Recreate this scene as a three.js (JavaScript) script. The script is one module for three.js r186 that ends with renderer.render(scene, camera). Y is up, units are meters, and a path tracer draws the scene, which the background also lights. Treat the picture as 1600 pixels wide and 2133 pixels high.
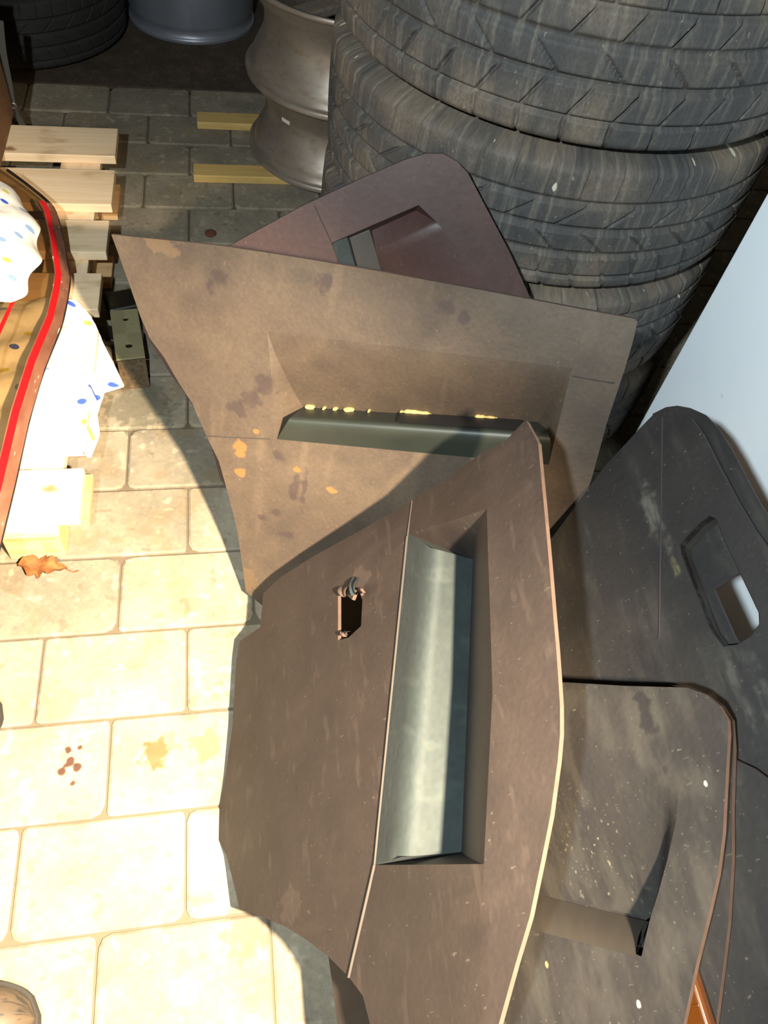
import * as THREE from 'three';
import { mergeGeometries, mergeVertices, toCreasedNormals } from 'three/addons/utils/BufferGeometryUtils.js';
import { RoundedBoxGeometry } from 'three/addons/geometries/RoundedBoxGeometry.js';

// ---------------------------------------------------------------- camera, lights, exposure
const scene = new THREE.Scene();
scene.background = new THREE.Color(0x050505);
const camera = new THREE.PerspectiveCamera(65.99, 1600 / 2133, 0.02, 30);
camera.position.set(0.0997, 1.1241, 0.1834);
camera.quaternion.setFromRotationMatrix(new THREE.Matrix4().makeBasis(
  new THREE.Vector3(0.98408, 0.11248, 0.13763),
  new THREE.Vector3(0.04628, 0.58564, -0.80925),
  new THREE.Vector3(-0.17163, 0.80278, 0.57105)));
scene.add(camera);
const renderer = new THREE.WebGLRenderer({ antialias: true });
renderer.toneMapping = THREE.LinearToneMapping;
renderer.toneMappingExposure = 1.0;
renderer.shadowMap.enabled = true;

const WARM_POS = new THREE.Vector3(0.35, 1.14, 0.28), WARM_AIM = new THREE.Vector3(-0.26, 0, -0.2);
const COOL_POS = new THREE.Vector3(-0.2, 1.4, 0.36), COOL_AIM = new THREE.Vector3(0.45, 0.2, -0.75);
const warm = new THREE.SpotLight(new THREE.Color().setRGB(1.0, 0.82, 0.58), 52, 0, 0.74, 1, 2);
warm.position.copy(WARM_POS); warm.target.position.copy(WARM_AIM);
const cool = new THREE.SpotLight(new THREE.Color().setRGB(0.82, 0.95, 1.0), 11, 0, 1.15, 0.9, 2);
cool.position.copy(COOL_POS); cool.target.position.copy(COOL_AIM);
for (const l of [warm, cool]) {
  l.castShadow = true; l.shadow.mapSize.set(2048, 2048); l.shadow.camera.near = 0.05; l.shadow.camera.far = 8; l.shadow.bias = -0.0005;
  l.shadow.radius = 1.0; scene.add(l, l.target);
}

// ---------------------------------------------------------------- helpers
let seed = 20240611;
function rnd() { seed = (seed + 0x6d2b79f5) | 0; let t = Math.imul(seed ^ (seed >>> 15), 1 | seed); t = (t + Math.imul(t ^ (t >>> 7), 61 | t)) ^ t; return ((t ^ (t >>> 14)) >>> 0) / 4294967296; }
const V = (x, y, z) => new THREE.Vector3(x, y, z);
const clamp = (x, a = 0, b = 1) => Math.min(b, Math.max(a, x));
const sstep = (a, b, x) => { const t = clamp((x - a) / (b - a)); return t * t * (3 - 2 * t); };
const lerp = (a, b, t) => a + (b - a) * t;
function hash(x, y, s) { let h = Math.imul(x | 0, 374761393) + Math.imul(y | 0, 668265263) + Math.imul(s | 0, 1442695041); h = Math.imul(h ^ (h >>> 13), 1274126177); return ((h ^ (h >>> 16)) >>> 0) / 4294967296; }
function vnoise(x, y, s = 0) {
  const xi = Math.floor(x), yi = Math.floor(y), xf = x - xi, yf = y - yi;
  const u = xf * xf * (3 - 2 * xf), v = yf * yf * (3 - 2 * yf);
  const a = hash(xi, yi, s), b = hash(xi + 1, yi, s), c = hash(xi, yi + 1, s), d = hash(xi + 1, yi + 1, s);
  return a + (b - a) * u + (c - a) * v + (a - b - c + d) * u * v;
}
function fbm(x, y, o = 4, s = 0) { let a = 0.5, f = 1, r = 0, n = 0; for (let i = 0; i < o; i++) { r += a * vnoise(x * f, y * f, s + i * 17); n += a; a *= 0.5; f *= 2.03; } return r / n; }
function texture(w, h, fn, srgb = true) {
  const data = new Uint8Array(w * h * 4);
  for (let j = 0; j < h; j++) for (let i = 0; i < w; i++) {
    const c = fn((i + 0.5) / w, (j + 0.5) / h), k = (j * w + i) * 4;
    data[k] = clamp(c[0], 0, 255); data[k + 1] = clamp(c[1], 0, 255); data[k + 2] = clamp(c[2], 0, 255); data[k + 3] = 255;
  }
  const t = new THREE.DataTexture(data, w, h, THREE.RGBAFormat);
  t.magFilter = THREE.LinearFilter; t.minFilter = THREE.LinearMipmapLinearFilter; t.generateMipmaps = true;
  t.wrapS = t.wrapT = THREE.RepeatWrapping;
  if (srgb) t.colorSpace = THREE.SRGBColorSpace;
  t.needsUpdate = true; return t;
}
const mix3 = (a, b, t) => [lerp(a[0], b[0], t), lerp(a[1], b[1], t), lerp(a[2], b[2], t)];
const grey = (x) => { x = clamp(x) * 255; return [x, x, x]; };

const taken = {};
function numbered(name) { const n = taken[name] = (taken[name] ?? -1) + 1; return n ? `${name}_${String(n).padStart(3, '0')}` : name; }
function thing(name, label, category, group) {
  const o = new THREE.Group(); o.name = numbered(name); scene.add(o); o.userData = { label, category }; if (group) o.userData.group = group; return o;
}
function part(name, geo, mat, parent, label) {
  const m = new THREE.Mesh(geo, mat); m.name = name; m.castShadow = m.receiveShadow = true; parent.add(m); if (label) m.userData.label = label; return m;
}
function struct(name, geo, mat, label, category) {
  const m = new THREE.Mesh(geo, mat); m.name = name; m.castShadow = m.receiveShadow = true; scene.add(m); m.userData = { kind: 'structure', label, category }; return m;
}
function fromArrays(pos, uv, idx) {
  const g = new THREE.BufferGeometry();
  g.setAttribute('position', new THREE.Float32BufferAttribute(pos, 3));
  g.setAttribute('uv', new THREE.Float32BufferAttribute(uv, 2));
  g.setIndex(idx); g.computeVertexNormals(); return g;
}
// a surface through rows x columns of points
function gridGeo(nu, nv, fn, uvfn) {
  const pos = [], uv = [], idx = [];
  for (let j = 0; j <= nv; j++) for (let i = 0; i <= nu; i++) { const s = i / nu, t = j / nv, p = fn(s, t), q = uvfn ? uvfn(s, t, p) : [s, t]; pos.push(p[0], p[1], p[2]); uv.push(q[0], q[1]); }
  for (let j = 0; j < nv; j++) for (let i = 0; i < nu; i++) { const a = j * (nu + 1) + i, b = a + 1, c = a + nu + 1, d = c + 1; idx.push(a, b, d, a, d, c); }
  return fromArrays(pos, uv, idx);
}
function box(w, h, d, x, y, z, r = 0) {
  const g = r ? new RoundedBoxGeometry(w, h, d, 2, r) : new THREE.BoxGeometry(w, h, d);
  g.translate(x, y, z); return g;
}
// uv in metres by the dominant axis of each face normal, so that wood grain runs along `along`
function metreUV(g, along = 'x', off = [0, 0]) {
  const p = g.attributes.position, n = g.attributes.normal, uv = new Float32Array(p.count * 2);
  for (let i = 0; i < p.count; i++) {
    const P = { x: p.getX(i), y: p.getY(i), z: p.getZ(i) }, N = { x: Math.abs(n.getX(i)), y: Math.abs(n.getY(i)), z: Math.abs(n.getZ(i)) };
    const m = N.x > N.y && N.x > N.z ? 'x' : N.y > N.z ? 'y' : 'z';
    const o = ['x', 'y', 'z'].filter(k => k !== m); let a = o[0], b = o[1]; if (b === along) [a, b] = [b, a];
    uv[i * 2] = P[a] + off[0]; uv[i * 2 + 1] = P[b] + off[1];
  }
  g.setAttribute('uv', new THREE.BufferAttribute(uv, 2)); return g;
}
function tube(pts, r, seg = 24, rad = 8) { return new THREE.TubeGeometry(new THREE.CatmullRomCurve3(pts.map(p => V(...p))), seg, r, rad, false); }

// ---- boards of any outline: cut into a fine grid, given relief, two faces and a rim
function densify(poly, step) {
  const o = [];
  for (let i = 0; i < poly.length; i++) {
    const a = poly[i], b = poly[(i + 1) % poly.length], n = Math.max(1, Math.ceil(Math.hypot(b[0] - a[0], b[1] - a[1]) / step));
    for (let k = 0; k < n; k++) o.push([lerp(a[0], b[0], k / n), lerp(a[1], b[1], k / n)]);
  }
  return o;
}
// rounds the corners of a traced outline a little
function chaikin(poly, keep = 0.35) {
  const o = [];
  for (let i = 0; i < poly.length; i++) { const a = poly[i], b = poly[(i + 1) % poly.length]; o.push([lerp(a[0], b[0], keep * 0.5), lerp(a[1], b[1], keep * 0.5)], [lerp(a[0], b[0], 1 - keep * 0.5), lerp(a[1], b[1], 1 - keep * 0.5)]); }
  return o;
}
const area2 = (p) => { let s = 0; for (let i = 0; i < p.length; i++) { const a = p[i], b = p[(i + 1) % p.length]; s += a[0] * b[1] - b[0] * a[1]; } return s / 2; };
function clipHalf(poly, ax, lim, sign) {
  const o = [], n = poly.length; if (!n) return o;
  for (let i = 0; i < n; i++) {
    const a = poly[i], b = poly[(i + 1) % n], da = (a[ax] - lim) * sign, db = (b[ax] - lim) * sign;
    if (da >= 0) o.push(a);
    if ((da >= 0) !== (db >= 0)) { const t = da / (da - db); o.push([lerp(a[0], b[0], t), lerp(a[1], b[1], t)]); }
  }
  return o;
}
function boardGeo(outline, holes, height, thick, cell = 0.012, uvMap = (u, v) => [u, v], rimHoles = null) {
  let out = densify(outline, cell); if (area2(out) < 0) out.reverse();
  const hs = holes.map(h => { const d = densify(h, cell * 0.7); if (area2(d) > 0) d.reverse(); return d; });
  const P2 = (l) => l.map(p => new THREE.Vector2(p[0], p[1])), all = [out, ...hs].flat();
  const pos = [], uv = [], idx = [];
  // triangulate the outline with its holes, then cut every triangle along the grid
  for (const t of THREE.ShapeUtils.triangulateShape(P2(out), hs.map(P2))) {
    let T = t.map(k => all[k]); if (area2(T) < 0) T = [T[0], T[2], T[1]];
    if (Math.abs(area2(T)) < 1e-11) continue;
    const fl = (v) => Math.floor(v / cell), mx = (k) => Math.max(T[0][k], T[1][k], T[2][k]), mn = (k) => Math.min(T[0][k], T[1][k], T[2][k]);
    for (let i = fl(mn(0)); i <= fl(mx(0)); i++) {
      const col = clipHalf(clipHalf(T, 0, i * cell, 1), 0, (i + 1) * cell, -1); if (col.length < 3) continue;
      for (let j = fl(Math.min(...col.map(p => p[1]))); j <= fl(Math.max(...col.map(p => p[1]))); j++) {
        const c = clipHalf(clipHalf(col, 1, j * cell, 1), 1, (j + 1) * cell, -1); if (c.length < 3 || area2(c) < 1e-11) continue;
        const b = pos.length / 3; for (const p of c) { pos.push(p[0], p[1], height(p[0], p[1])); uv.push(...uvMap(p[0], p[1])); }
        for (let k = 1; k < c.length - 1; k++) idx.push(b, b + k, b + k + 1);
      }
    }
  }
  let face = new THREE.BufferGeometry();
  face.setAttribute('position', new THREE.Float32BufferAttribute(pos, 3)); face.setAttribute('uv', new THREE.Float32BufferAttribute(uv, 2)); face.setIndex(idx);
  face = mergeVertices(face, 1e-5); face.computeVertexNormals();
  const back = face.clone(); const bp = back.attributes.position; for (let i = 0; i < bp.count; i++) bp.setZ(i, bp.getZ(i) - thick);
  const bi = Array.from(back.index.array); for (let i = 0; i < bi.length; i += 3) { const t = bi[i + 1]; bi[i + 1] = bi[i + 2]; bi[i + 2] = t; } back.setIndex(bi); back.computeVertexNormals();
  const rp = [], ru = [], ri = []; let acc = 0;
  for (const loop of rimHoles ? [out, ...rimHoles.map(k => hs[k])] : [out, ...hs]) for (let i = 0; i < loop.length; i++) {
    const a = loop[i], b = loop[(i + 1) % loop.length], L = Math.hypot(b[0] - a[0], b[1] - a[1]), k = rp.length / 3, ha = height(...a), hb = height(...b);
    rp.push(a[0], a[1], ha, b[0], b[1], hb, b[0], b[1], hb - thick, a[0], a[1], ha - thick);
    ru.push(acc, 0, acc + L, 0, acc + L, thick, acc, thick); acc += L; ri.push(k, k + 2, k + 1, k, k + 3, k + 2);
  }
  return { face: mergeGeometries([face, back]), rim: fromArrays(rp, ru, ri) };
}
// ---------------------------------------------------------------- textures and materials
const std = (o) => new THREE.MeshStandardMaterial(o);
// concrete pavers: one map in floor coordinates, x -0.63..0.63 and z -2.4..0.3, wrapped beyond
const PL = 0.21, PW = 0.13835, FX0 = -0.63, FXW = 1.26, FZ0 = -2.4, FZW = 2.7;
const blob = (x, z, cx, cz, r, s) => { const d = Math.hypot(x - cx, z - cz) / r + (fbm(x * 90, z * 90, 3, s) - 0.5) * 1.5; return 1 - sstep(0.6, 1.0, d); };
const concreteMap = texture(896, 1920, (s, t) => {
  const x = FX0 + s * FXW, z = FZ0 + t * FZW;
  const row = Math.floor(-z / PW), odd = row & 1, col = Math.floor((x + (odd ? PL / 2 : 0)) / PL);
  const tone = hash(col, row, 5) - 0.5, hue = hash(col, row, 9);
  let c = mix3([126, 116, 98], [122, 113, 96], hue);
  const n = fbm(x * 14, z * 14, 4, 3), f = fbm(x * 160, z * 160, 3, 11), g = hash(Math.floor(x * 900), Math.floor(z * 900), 2);
  const k = 1 + tone * 0.12 + (n - 0.5) * 0.34 + (f - 0.5) * 0.16 + (g - 0.5) * 0.08;
  c = c.map(v => v * k);
  const sp = fbm(x * 62, z * 62, 2, 31); if (sp > 0.72) c = mix3(c, [168, 158, 138], sstep(0.68, 0.82, sp) * 0.4);          // pale aggregate
  const oc = fbm(x * 22 + 5, z * 22, 4, 41); c = mix3(c, [116, 92, 60], sstep(0.6, 0.8, oc) * 0.3);                     // ochre staining
  const dk = fbm(x * 48, z * 48, 3, 51); c = mix3(c, [86, 72, 54], sstep(0.72, 0.82, dk) * 0.35);
  // stains read from the photograph
  c = mix3(c, [78, 73, 58], blob(x, z, -0.094, -0.89, 0.075, 1) * 0.45);
  c = mix3(c, [98, 66, 32], blob(x, z, -0.044, -0.219, 0.022, 2) * 0.75);
  for (const [a, b, r] of [[-0.156, -0.217, 0.008], [-0.165, -0.205, 0.006], [-0.147, -0.21, 0.007], [-0.15, -0.19, 0.006], [-0.16, -0.235, 0.006], [-0.145, -0.237, 0.005]]) c = mix3(c, [56, 28, 18], blob(x, z, a, b, r, 3) * 0.85);
  c = mix3(c, [84, 70, 56], blob(x, z, 0.075, 0.02, 0.035, 4) * 0.55);
  c = mix3(c, [104, 82, 48], blob(x, z, 0.03, -0.225, 0.025, 6) * 0.5);
  c = mix3(c, [90, 80, 60], blob(x, z, -0.35, -1.8, 0.12, 7) * 0.3);
  return c;
});
const concreteBump = texture(512, 1024, (s, t) => { const x = s * FXW, z = t * FZW; return grey(0.5 + (fbm(x * 120, z * 120, 4, 7) - 0.5) * 0.8 + (fbm(x * 18, z * 18, 3, 8) - 0.5) * 0.6); }, false);
const paverMat = std({ map: concreteMap, bumpMap: concreteBump, bumpScale: 0.0007, roughness: 0.92 });
const sandMat = std({ color: 0x5c5040, roughness: 1 });
const slabMat = std({ map: texture(256, 256, (s, t) => { const n = fbm(s * 40, t * 40, 4, 3); const v = 96 + n * 40; return [v, v * 0.95, v * 0.86]; }), roughness: 0.95 });
const wallMat = std({ map: texture(128, 128, (s, t) => { const v = 176 + fbm(s * 30, t * 30, 3, 2) * 22; return [v, v * 0.98, v * 0.93]; }), roughness: 0.95 });
const matMap = texture(512, 512, (s, t) => { const n = fbm(s * 26, t * 26, 4, 77), f = fbm(s * 240, t * 240, 2, 78); let c = mix3([52, 41, 31], [82, 66, 49], n); const k = 0.8 + f * 0.4; c = c.map(v => v * k); return mix3(c, [96, 84, 66], sstep(0.66, 0.8, fbm(s * 60, t * 60, 3, 79)) * 0.35); });
const rubberMatMat = std({ map: matMap, roughness: 0.97 });

// brown moulded fibreboard / vinyl; extra(u, v, c) paints the marks one panel carries
function vinyl(s0, lo, hi, extra) {
  return (x, y) => {
    const n = fbm(x * 7 + s0, y * 7, 4, s0), m = fbm(x * 24, y * 24 + s0, 4, s0 + 3), f = fbm(x * 300, y * 300, 2, s0 + 5), st = fbm(x * 40, y * 7, 3, s0 + 8);
    let c = mix3(lo, hi, sstep(0.22, 0.8, n * 0.55 + m * 0.45));
    c = mix3(c, lo.map(v => v * 0.8), sstep(0.58, 0.85, fbm(x * 13 + 9, y * 13 + s0, 3, s0 + 13)) * 0.5);
    c = mix3(c, hi.map(v => v * 1.25), sstep(0.62, 0.9, st) * 0.35);
    const k = 0.93 + f * 0.14; c = c.map(v => v * k);
    const sp = fbm(x * 420, y * 130, 2, s0 + 21); if (sp > 0.885) c = mix3(c, [120, 112, 98], 0.3);
    return extra ? extra(x, y, c) : c;
  };
}
const A_ST = { u0: -0.3, v0: -0.02, w: 0.75, h: 0.65 };
const spot = (x, y, cx, cy, rx, ry, s, hard = 0.3) => { const d = Math.hypot((x - cx) / rx, (y - cy) / ry) + (fbm(x * 110, y * 110, 3, s) - 0.5) * 1.3; return 1 - sstep(1 - hard, 1, d); };
const aMap = texture(1024, 896, (s, t) => {
  const x = A_ST.u0 + s * A_ST.w, y = A_ST.v0 + t * A_ST.h;
  return vinyl(3, [62, 51, 42], [78, 65, 52], (u, v, c) => {
    for (const [cx, cy, rx, ry] of [[-0.122, 0.498, 0.012, 0.016], [-0.133, 0.484, 0.009, 0.013], [0.0145, 0.531, 0.014, 0.017], [0.161, 0.546, 0.016, 0.012], [0.185, 0.54, 0.012, 0.012], [-0.045, 0.375, 0.016, 0.022], [-0.06, 0.348, 0.018, 0.018], [-0.078, 0.326, 0.016, 0.012], [0.02, 0.235, 0.008, 0.03], [0.034, 0.24, 0.006, 0.03], [-0.012, 0.275, 0.01, 0.01], [0.0, 0.18, 0.012, 0.008], [-0.02, 0.165, 0.01, 0.007], [0.02, 0.15, 0.014, 0.008]])
      c = mix3(c, [44, 33, 33], spot(u, v, cx, cy, rx, ry, 61, 0.6) * 0.55);
    for (const [cx, cy, rx, ry] of [[-0.0675, 0.2713, 0.012, 0.011], [-0.065, 0.258, 0.008, 0.007], [0.0182, 0.2637, 0.006, 0.006], [0.0717, 0.2502, 0.007, 0.006], [-0.047, 0.302, 0.005, 0.004], [-0.062, 0.228, 0.008, 0.008]])
      c = mix3(c, [116, 80, 42], spot(u, v, cx, cy, rx, ry, 71) * 0.95);
    c = mix3(c, [96, 76, 54], spot(u, v, -0.2, 0.515, 0.03, 0.012, 81) * 0.6);
    c = mix3(c, [92, 70, 46], spot(u, v, -0.03, 0.04, 0.02, 0.03, 82) * 0.5);
    return c;
  })(x, y);
});
const bMap = texture(1024, 1024, (s, t) => {
  const x = -0.45 + s * 0.75, y = -0.1 + t * 0.75;
  return vinyl(19, [32, 25, 22], [42, 34, 30], (u, v, c) => {
    c = mix3(c, [72, 60, 54], spot(u, v, -0.315, 0.285, 0.02, 0.018, 61) * 0.5);
    c = mix3(c, [66, 56, 50], spot(u, v, 0.02, 0.12, 0.02, 0.02, 62) * 0.35);
    const sx = fbm(u * 30, v * 90, 3, 99); c = mix3(c, [64, 55, 49], sstep(0.64, 0.84, sx) * 0.35);
    return c;
  })(x, y);
});
const dusty = (extra) => vinyl(41, [32, 29, 28], [43, 39, 36], (u, v, c) => { c = mix3(c, [72, 69, 60], sstep(0.5, 0.9, fbm(u * 16, v * 70, 4, 43)) * 0.4); const q = fbm(u * 330, v * 300, 2, 47); if (q > 0.89) c = mix3(c, [128, 122, 100], 0.5); return extra ? extra(u, v, c) : c; });
const gMap = texture(768, 768, (s, t) => dusty()(s * 0.8, t * 0.8));
// the panel beside the nearest one: greasy hand marks, a pale speck and a spray of crumbs in the hollow
const eMap = texture(896, 896, (s, t) => dusty((u, v, c) => {
  c = mix3(c, [60, 57, 51], sstep(0.42, 0.75, fbm(u * 26, v * 60, 4, 49)) * 0.5);
  c = mix3(c, [29, 25, 25], spot(u, v, -0.072, 0.545, 0.024, 0.011, 63, 0.5) * 0.85); c = mix3(c, [29, 25, 25], spot(u, v, -0.0182, 0.548, 0.007, 0.004, 64, 0.5) * 0.7);
  c = mix3(c, [196, 190, 172], spot(u, v, 0.0031, 0.582, 0.0032, 0.002, 65) * 0.9); c = mix3(c, [186, 178, 158], spot(u, v, 0.152, 0.4625, 0.0034, 0.0024, 66) * 0.9); c = mix3(c, [176, 150, 84], spot(u, v, 0.112, 0.372, 0.003, 0.002, 67) * 0.8);
  const k = (1 - sstep(0.02, 0.07, Math.hypot((u - 0.033) * 0.8, v - 0.44))) * sstep(0.76, 0.86, fbm(u * 240, v * 320, 2, 68)); return mix3(c, [118, 112, 92], k * 0.7);
})(-0.35 + s * 0.75, t * 0.75));
// the slotted panel: pale dust rubbed in beside the fold, yellowish dust by the slot
const cMap = texture(896, 896, (s, t) => dusty((u, v, c) => {
  const n = fbm(u * 30, v * 120, 4, 53); c = mix3(c, [98, 94, 84], spot(u, v, -0.3, 0.588, 0.075, 0.016, 54, 0.9) * sstep(0.35, 0.75, n) * 0.8);
  c = mix3(c, [120, 112, 72], spot(u, v, -0.23, 0.591, 0.02, 0.009, 55, 0.8) * sstep(0.35, 0.7, n) * 0.85);
  c = mix3(c, [84, 80, 72], spot(u, v, -0.09, 0.61, 0.06, 0.04, 56, 0.9) * sstep(0.4, 0.8, n) * 0.7); return c;
})(-0.55 + s * 0.75, t * 0.75));
const dMap = texture(512, 512, (s, t) => vinyl(57, [60, 41, 37], [70, 50, 45])(s * 0.8, t * 0.8));
const grainBump = texture(512, 512, (s, t) => grey(0.5 + (fbm(s * 190, t * 190, 3, 5) - 0.5) * 0.9 + (fbm(s * 16, t * 16, 3, 6) - 0.5) * 0.5), false);
const aMat = std({ map: aMap, bumpMap: grainBump, bumpScale: 0.0003, roughness: 0.62 });
const bMat = std({ map: bMap, bumpMap: grainBump, bumpScale: 0.0003, roughness: 0.6 });
const gMat = std({ map: gMap, bumpMap: grainBump, bumpScale: 0.0003, roughness: 0.66 });
const eMat = std({ map: eMap, bumpMap: grainBump, bumpScale: 0.0003, roughness: 0.66 }), cMat = std({ map: cMap, bumpMap: grainBump, bumpScale: 0.0003, roughness: 0.66 });
const dMat = std({ map: dMap, bumpMap: grainBump, bumpScale: 0.0002, roughness: 0.5 });
const edgeMat = std({ map: texture(256, 32, (s, t) => { const n = fbm(s * 120, t * 8, 3, 4); return mix3([58, 43, 35], [82, 63, 52], n); }), roughness: 0.9 });
const darkEdgeMat = std({ color: 0x34282a, roughness: 0.8 });
const tealMap = texture(512, 512, (s, t) => { const n = fbm(s * 20, t * 20, 4, 15), f = fbm(s * 200, t * 200, 2, 16); let c = mix3([28, 35, 35], [41, 48, 46], n); const k = 0.9 + f * 0.2; c = c.map(v => v * k); return mix3(c, [54, 60, 56], sstep(0.62, 0.78, fbm(s * 60, t * 24, 3, 18)) * 0.4); });
const tealMat = std({ map: tealMap, bumpMap: grainBump, bumpScale: 0.0003, roughness: 0.8 });
const tealDarkMat = std({ map: texture(256, 256, (s, t) => { const n = fbm(s * 20, t * 20, 4, 25); return mix3([28, 33, 30], [42, 46, 39], n); }), roughness: 0.5 });
const seamMat = std({ color: 0x2e2722, roughness: 0.8 });
const foamMat = std({ color: 0xa8945a, roughness: 1 });

// rubber: dusty, scraped across the tread
const tyreMap = texture(1024, 512, (s, t) => {
  const x = s * 0.72, y = t * 0.3;
  const n = fbm(x * 9, y * 9, 4, 101), st = fbm(x * 190, y * 16, 3, 102), st2 = fbm(x * 60, y * 10, 3, 103), f = fbm(x * 500, y * 300, 2, 104);
  let c = mix3([56, 54, 52], [98, 86, 72], sstep(0.28, 0.72, n));
  c = mix3(c, [112, 103, 90], sstep(0.5, 0.85, st) * 0.5); c = mix3(c, [42, 41, 43], sstep(0.56, 0.8, st2) * 0.4);
  const k = 0.86 + f * 0.28; c = c.map(v => v * k);
  const sp = fbm(x * 230, y * 110, 2, 105); if (sp > 0.895) c = mix3(c, [150, 144, 128], 0.5);
  const lg = fbm(x * 70 + 4, y * 30, 2, 106); if (lg > 0.93) c = [170, 164, 144];
  return c;
});
const tyreMat = std({ map: tyreMap, roughness: 0.78 });
const sidewallMat = std({ map: texture(256, 256, (s, t) => { const n = fbm(s * 18, t * 18, 4, 111); return mix3([34, 32, 32], [62, 57, 52], n); }), roughness: 0.8 });
// alloy
const rimMap = texture(512, 256, (s, t) => { const n = fbm(s * 20, t * 10, 4, 121), f = fbm(s * 90, t * 60, 3, 122); let c = mix3([136, 122, 108], [172, 160, 146], n); c = mix3(c, [118, 102, 86], sstep(0.5, 0.9, f) * 0.35); return c; });
const rimMat = std({ map: rimMap, metalness: 0.6, roughness: 0.55, roughnessMap: texture(256, 256, (s, t) => { const n = fbm(s * 24, t * 12, 4, 131); return [0, 150 + n * 105, 0]; }, false) });
const rimBrightMat = std({ map: rimMap, metalness: 0.9, roughness: 0.34 });
const darkRimMat = std({ map: texture(256, 128, (s, t) => { const n = fbm(s * 14, t * 8, 4, 141); return mix3([120, 120, 126], [156, 156, 162], n); }), metalness: 0.5, roughness: 0.42 });
// wood
function woodTex(s0, a, b, dark, dirt = 0.3) {
  return texture(512, 256, (s, t) => {
    const x = s * 0.8, y = t * 0.25, w = (fbm(x * 5, y * 14, 3, s0) - 0.5) * 0.03, r = fbm(x * 4, (y + w) * 150, 3, s0 + 1), f = fbm(x * 30, y * 700, 2, s0 + 2);
    let c = mix3(a, b, clamp(r * 0.8 + f * 0.3));
    for (const [kx, ky] of [[0.13, 0.06], [0.42, 0.17], [0.66, 0.09], [0.29, 0.22]]) { const d = Math.hypot((x - kx) * 0.6, y - ky) / 0.011 + (fbm(x * 120, y * 120, 2, s0 + 7) - 0.5) * 0.6; c = mix3(c, dark, (1 - sstep(0.3, 1, d)) * 0.75); }
    c = mix3(c, [128, 96, 56], sstep(0.58, 0.82, fbm(x * 12, y * 26, 4, s0 + 9)) * dirt);
    return c;
  });
}
const deckMats = [0, 1, 2].map(i => std({ map: woodTex(200 + i * 30, [222, 188, 146], [240, 216, 182], [120, 78, 44], 0.28), roughness: 0.85 }));
const rustWoodMat = std({ map: woodTex(300, [190, 146, 96], [214, 176, 128], [100, 66, 36], 0.5), roughness: 0.9 });
const battenMat = std({ map: woodTex(330, [184, 148, 84], [208, 174, 108], [110, 80, 40], 0.2), roughness: 0.8 });
for (const m of [...deckMats, rustWoodMat, battenMat]) m.map.repeat.set(1 / 0.8, 1 / 0.25);
for (const m of [gMat, dMat]) m.map.repeat.set(1 / 0.8, 1 / 0.8);
tyreMat.map.repeat.set(1 / 0.72, 1 / 0.3);
// printed cotton: small blue, pale blue and yellow dots
const clothMap = texture(768, 768, (s, t) => {
  const x = s * 0.24, y = t * 0.24, g = 0.04; let c = [240, 236, 226];
  for (let j = -1; j <= 1; j++) for (let i = -1; i <= 1; i++) {
    const a = Math.floor(x / g) + i, b = Math.floor(y / g) + j, am = ((a % 6) + 6) % 6, bm = ((b % 6) + 6) % 6;
    if (hash(am, bm, 3) < 0.58) continue;
    const cx = (a + 0.2 + hash(am, bm, 1) * 0.6) * g, cy = (b + 0.2 + hash(am, bm, 2) * 0.6) * g, d = Math.hypot(x - cx, y - cy);
    const k = hash(am, bm, 4), col = k < 0.55 ? [58, 88, 190] : k < 0.8 ? [140, 168, 206] : [214, 204, 84];
    c = mix3(c, col, 1 - sstep(0.0062, 0.007, d));
  }
  const f = fbm(x * 260, y * 260, 2, 6); return c.map(v => v * (0.97 + f * 0.06));
});
clothMap.repeat.set(1 / 0.24, 1 / 0.24);
const clothMat = std({ map: clothMap, roughness: 0.95 });
const cardMat = std({ map: texture(256, 256, (s, t) => { const n = fbm(s * 20, t * 60, 3, 151); return mix3([124, 88, 58], [152, 112, 78], n); }), roughness: 0.9 });
const steelMat = std({ color: 0x9a948a, metalness: 0.8, roughness: 0.4 });
const blackMat = std({ color: 0x17140f, roughness: 0.35 });
const zincMat = std({ map: texture(256, 256, (s, t) => { const n = fbm(s * 9, t * 9, 4, 161); return mix3([122, 112, 78], [164, 156, 120], n); }), metalness: 0.35, roughness: 0.55 });
const rustMat = std({ map: texture(128, 128, (s, t) => { const n = fbm(s * 12, t * 12, 4, 171); return mix3([58, 44, 28], [104, 84, 54], n); }), metalness: 0.2, roughness: 0.8 });
const leafMat = std({ map: texture(128, 128, (s, t) => { const n = fbm(s * 9, t * 9, 4, 181); return mix3([84, 46, 16], [146, 92, 38], n); }), roughness: 0.85 });
const panelWhiteMat = std({ map: texture(256, 256, (s, t) => { const n = fbm(s * 8, t * 8, 3, 191), sp = fbm(s * 90, t * 90, 2, 192); let c = mix3([234, 241, 247], [241, 246, 250], n); if (sp > 0.92) c = mix3(c, [150, 160, 170], 0.3); return c; }), roughness: 0.45 });
const glassMat = new THREE.MeshPhysicalMaterial({ color: 0xe2d8c6, transmission: 1, thickness: 0, roughness: 0.2, ior: 1.49 });
const redMat = new THREE.MeshPhysicalMaterial({ color: 0xc8161a, roughness: 0.3, clearcoat: 0.6 });
const bandMat = std({ map: texture(256, 128, (s, t) => { const n = fbm(s * 30, t * 6, 4, 201), sp = fbm(s * 70, t * 30, 2, 202); let c = mix3([96, 58, 44], [146, 100, 78], n); if (sp > 0.84) c = [226, 216, 200]; return c; }), roughness: 0.35 });
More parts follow.
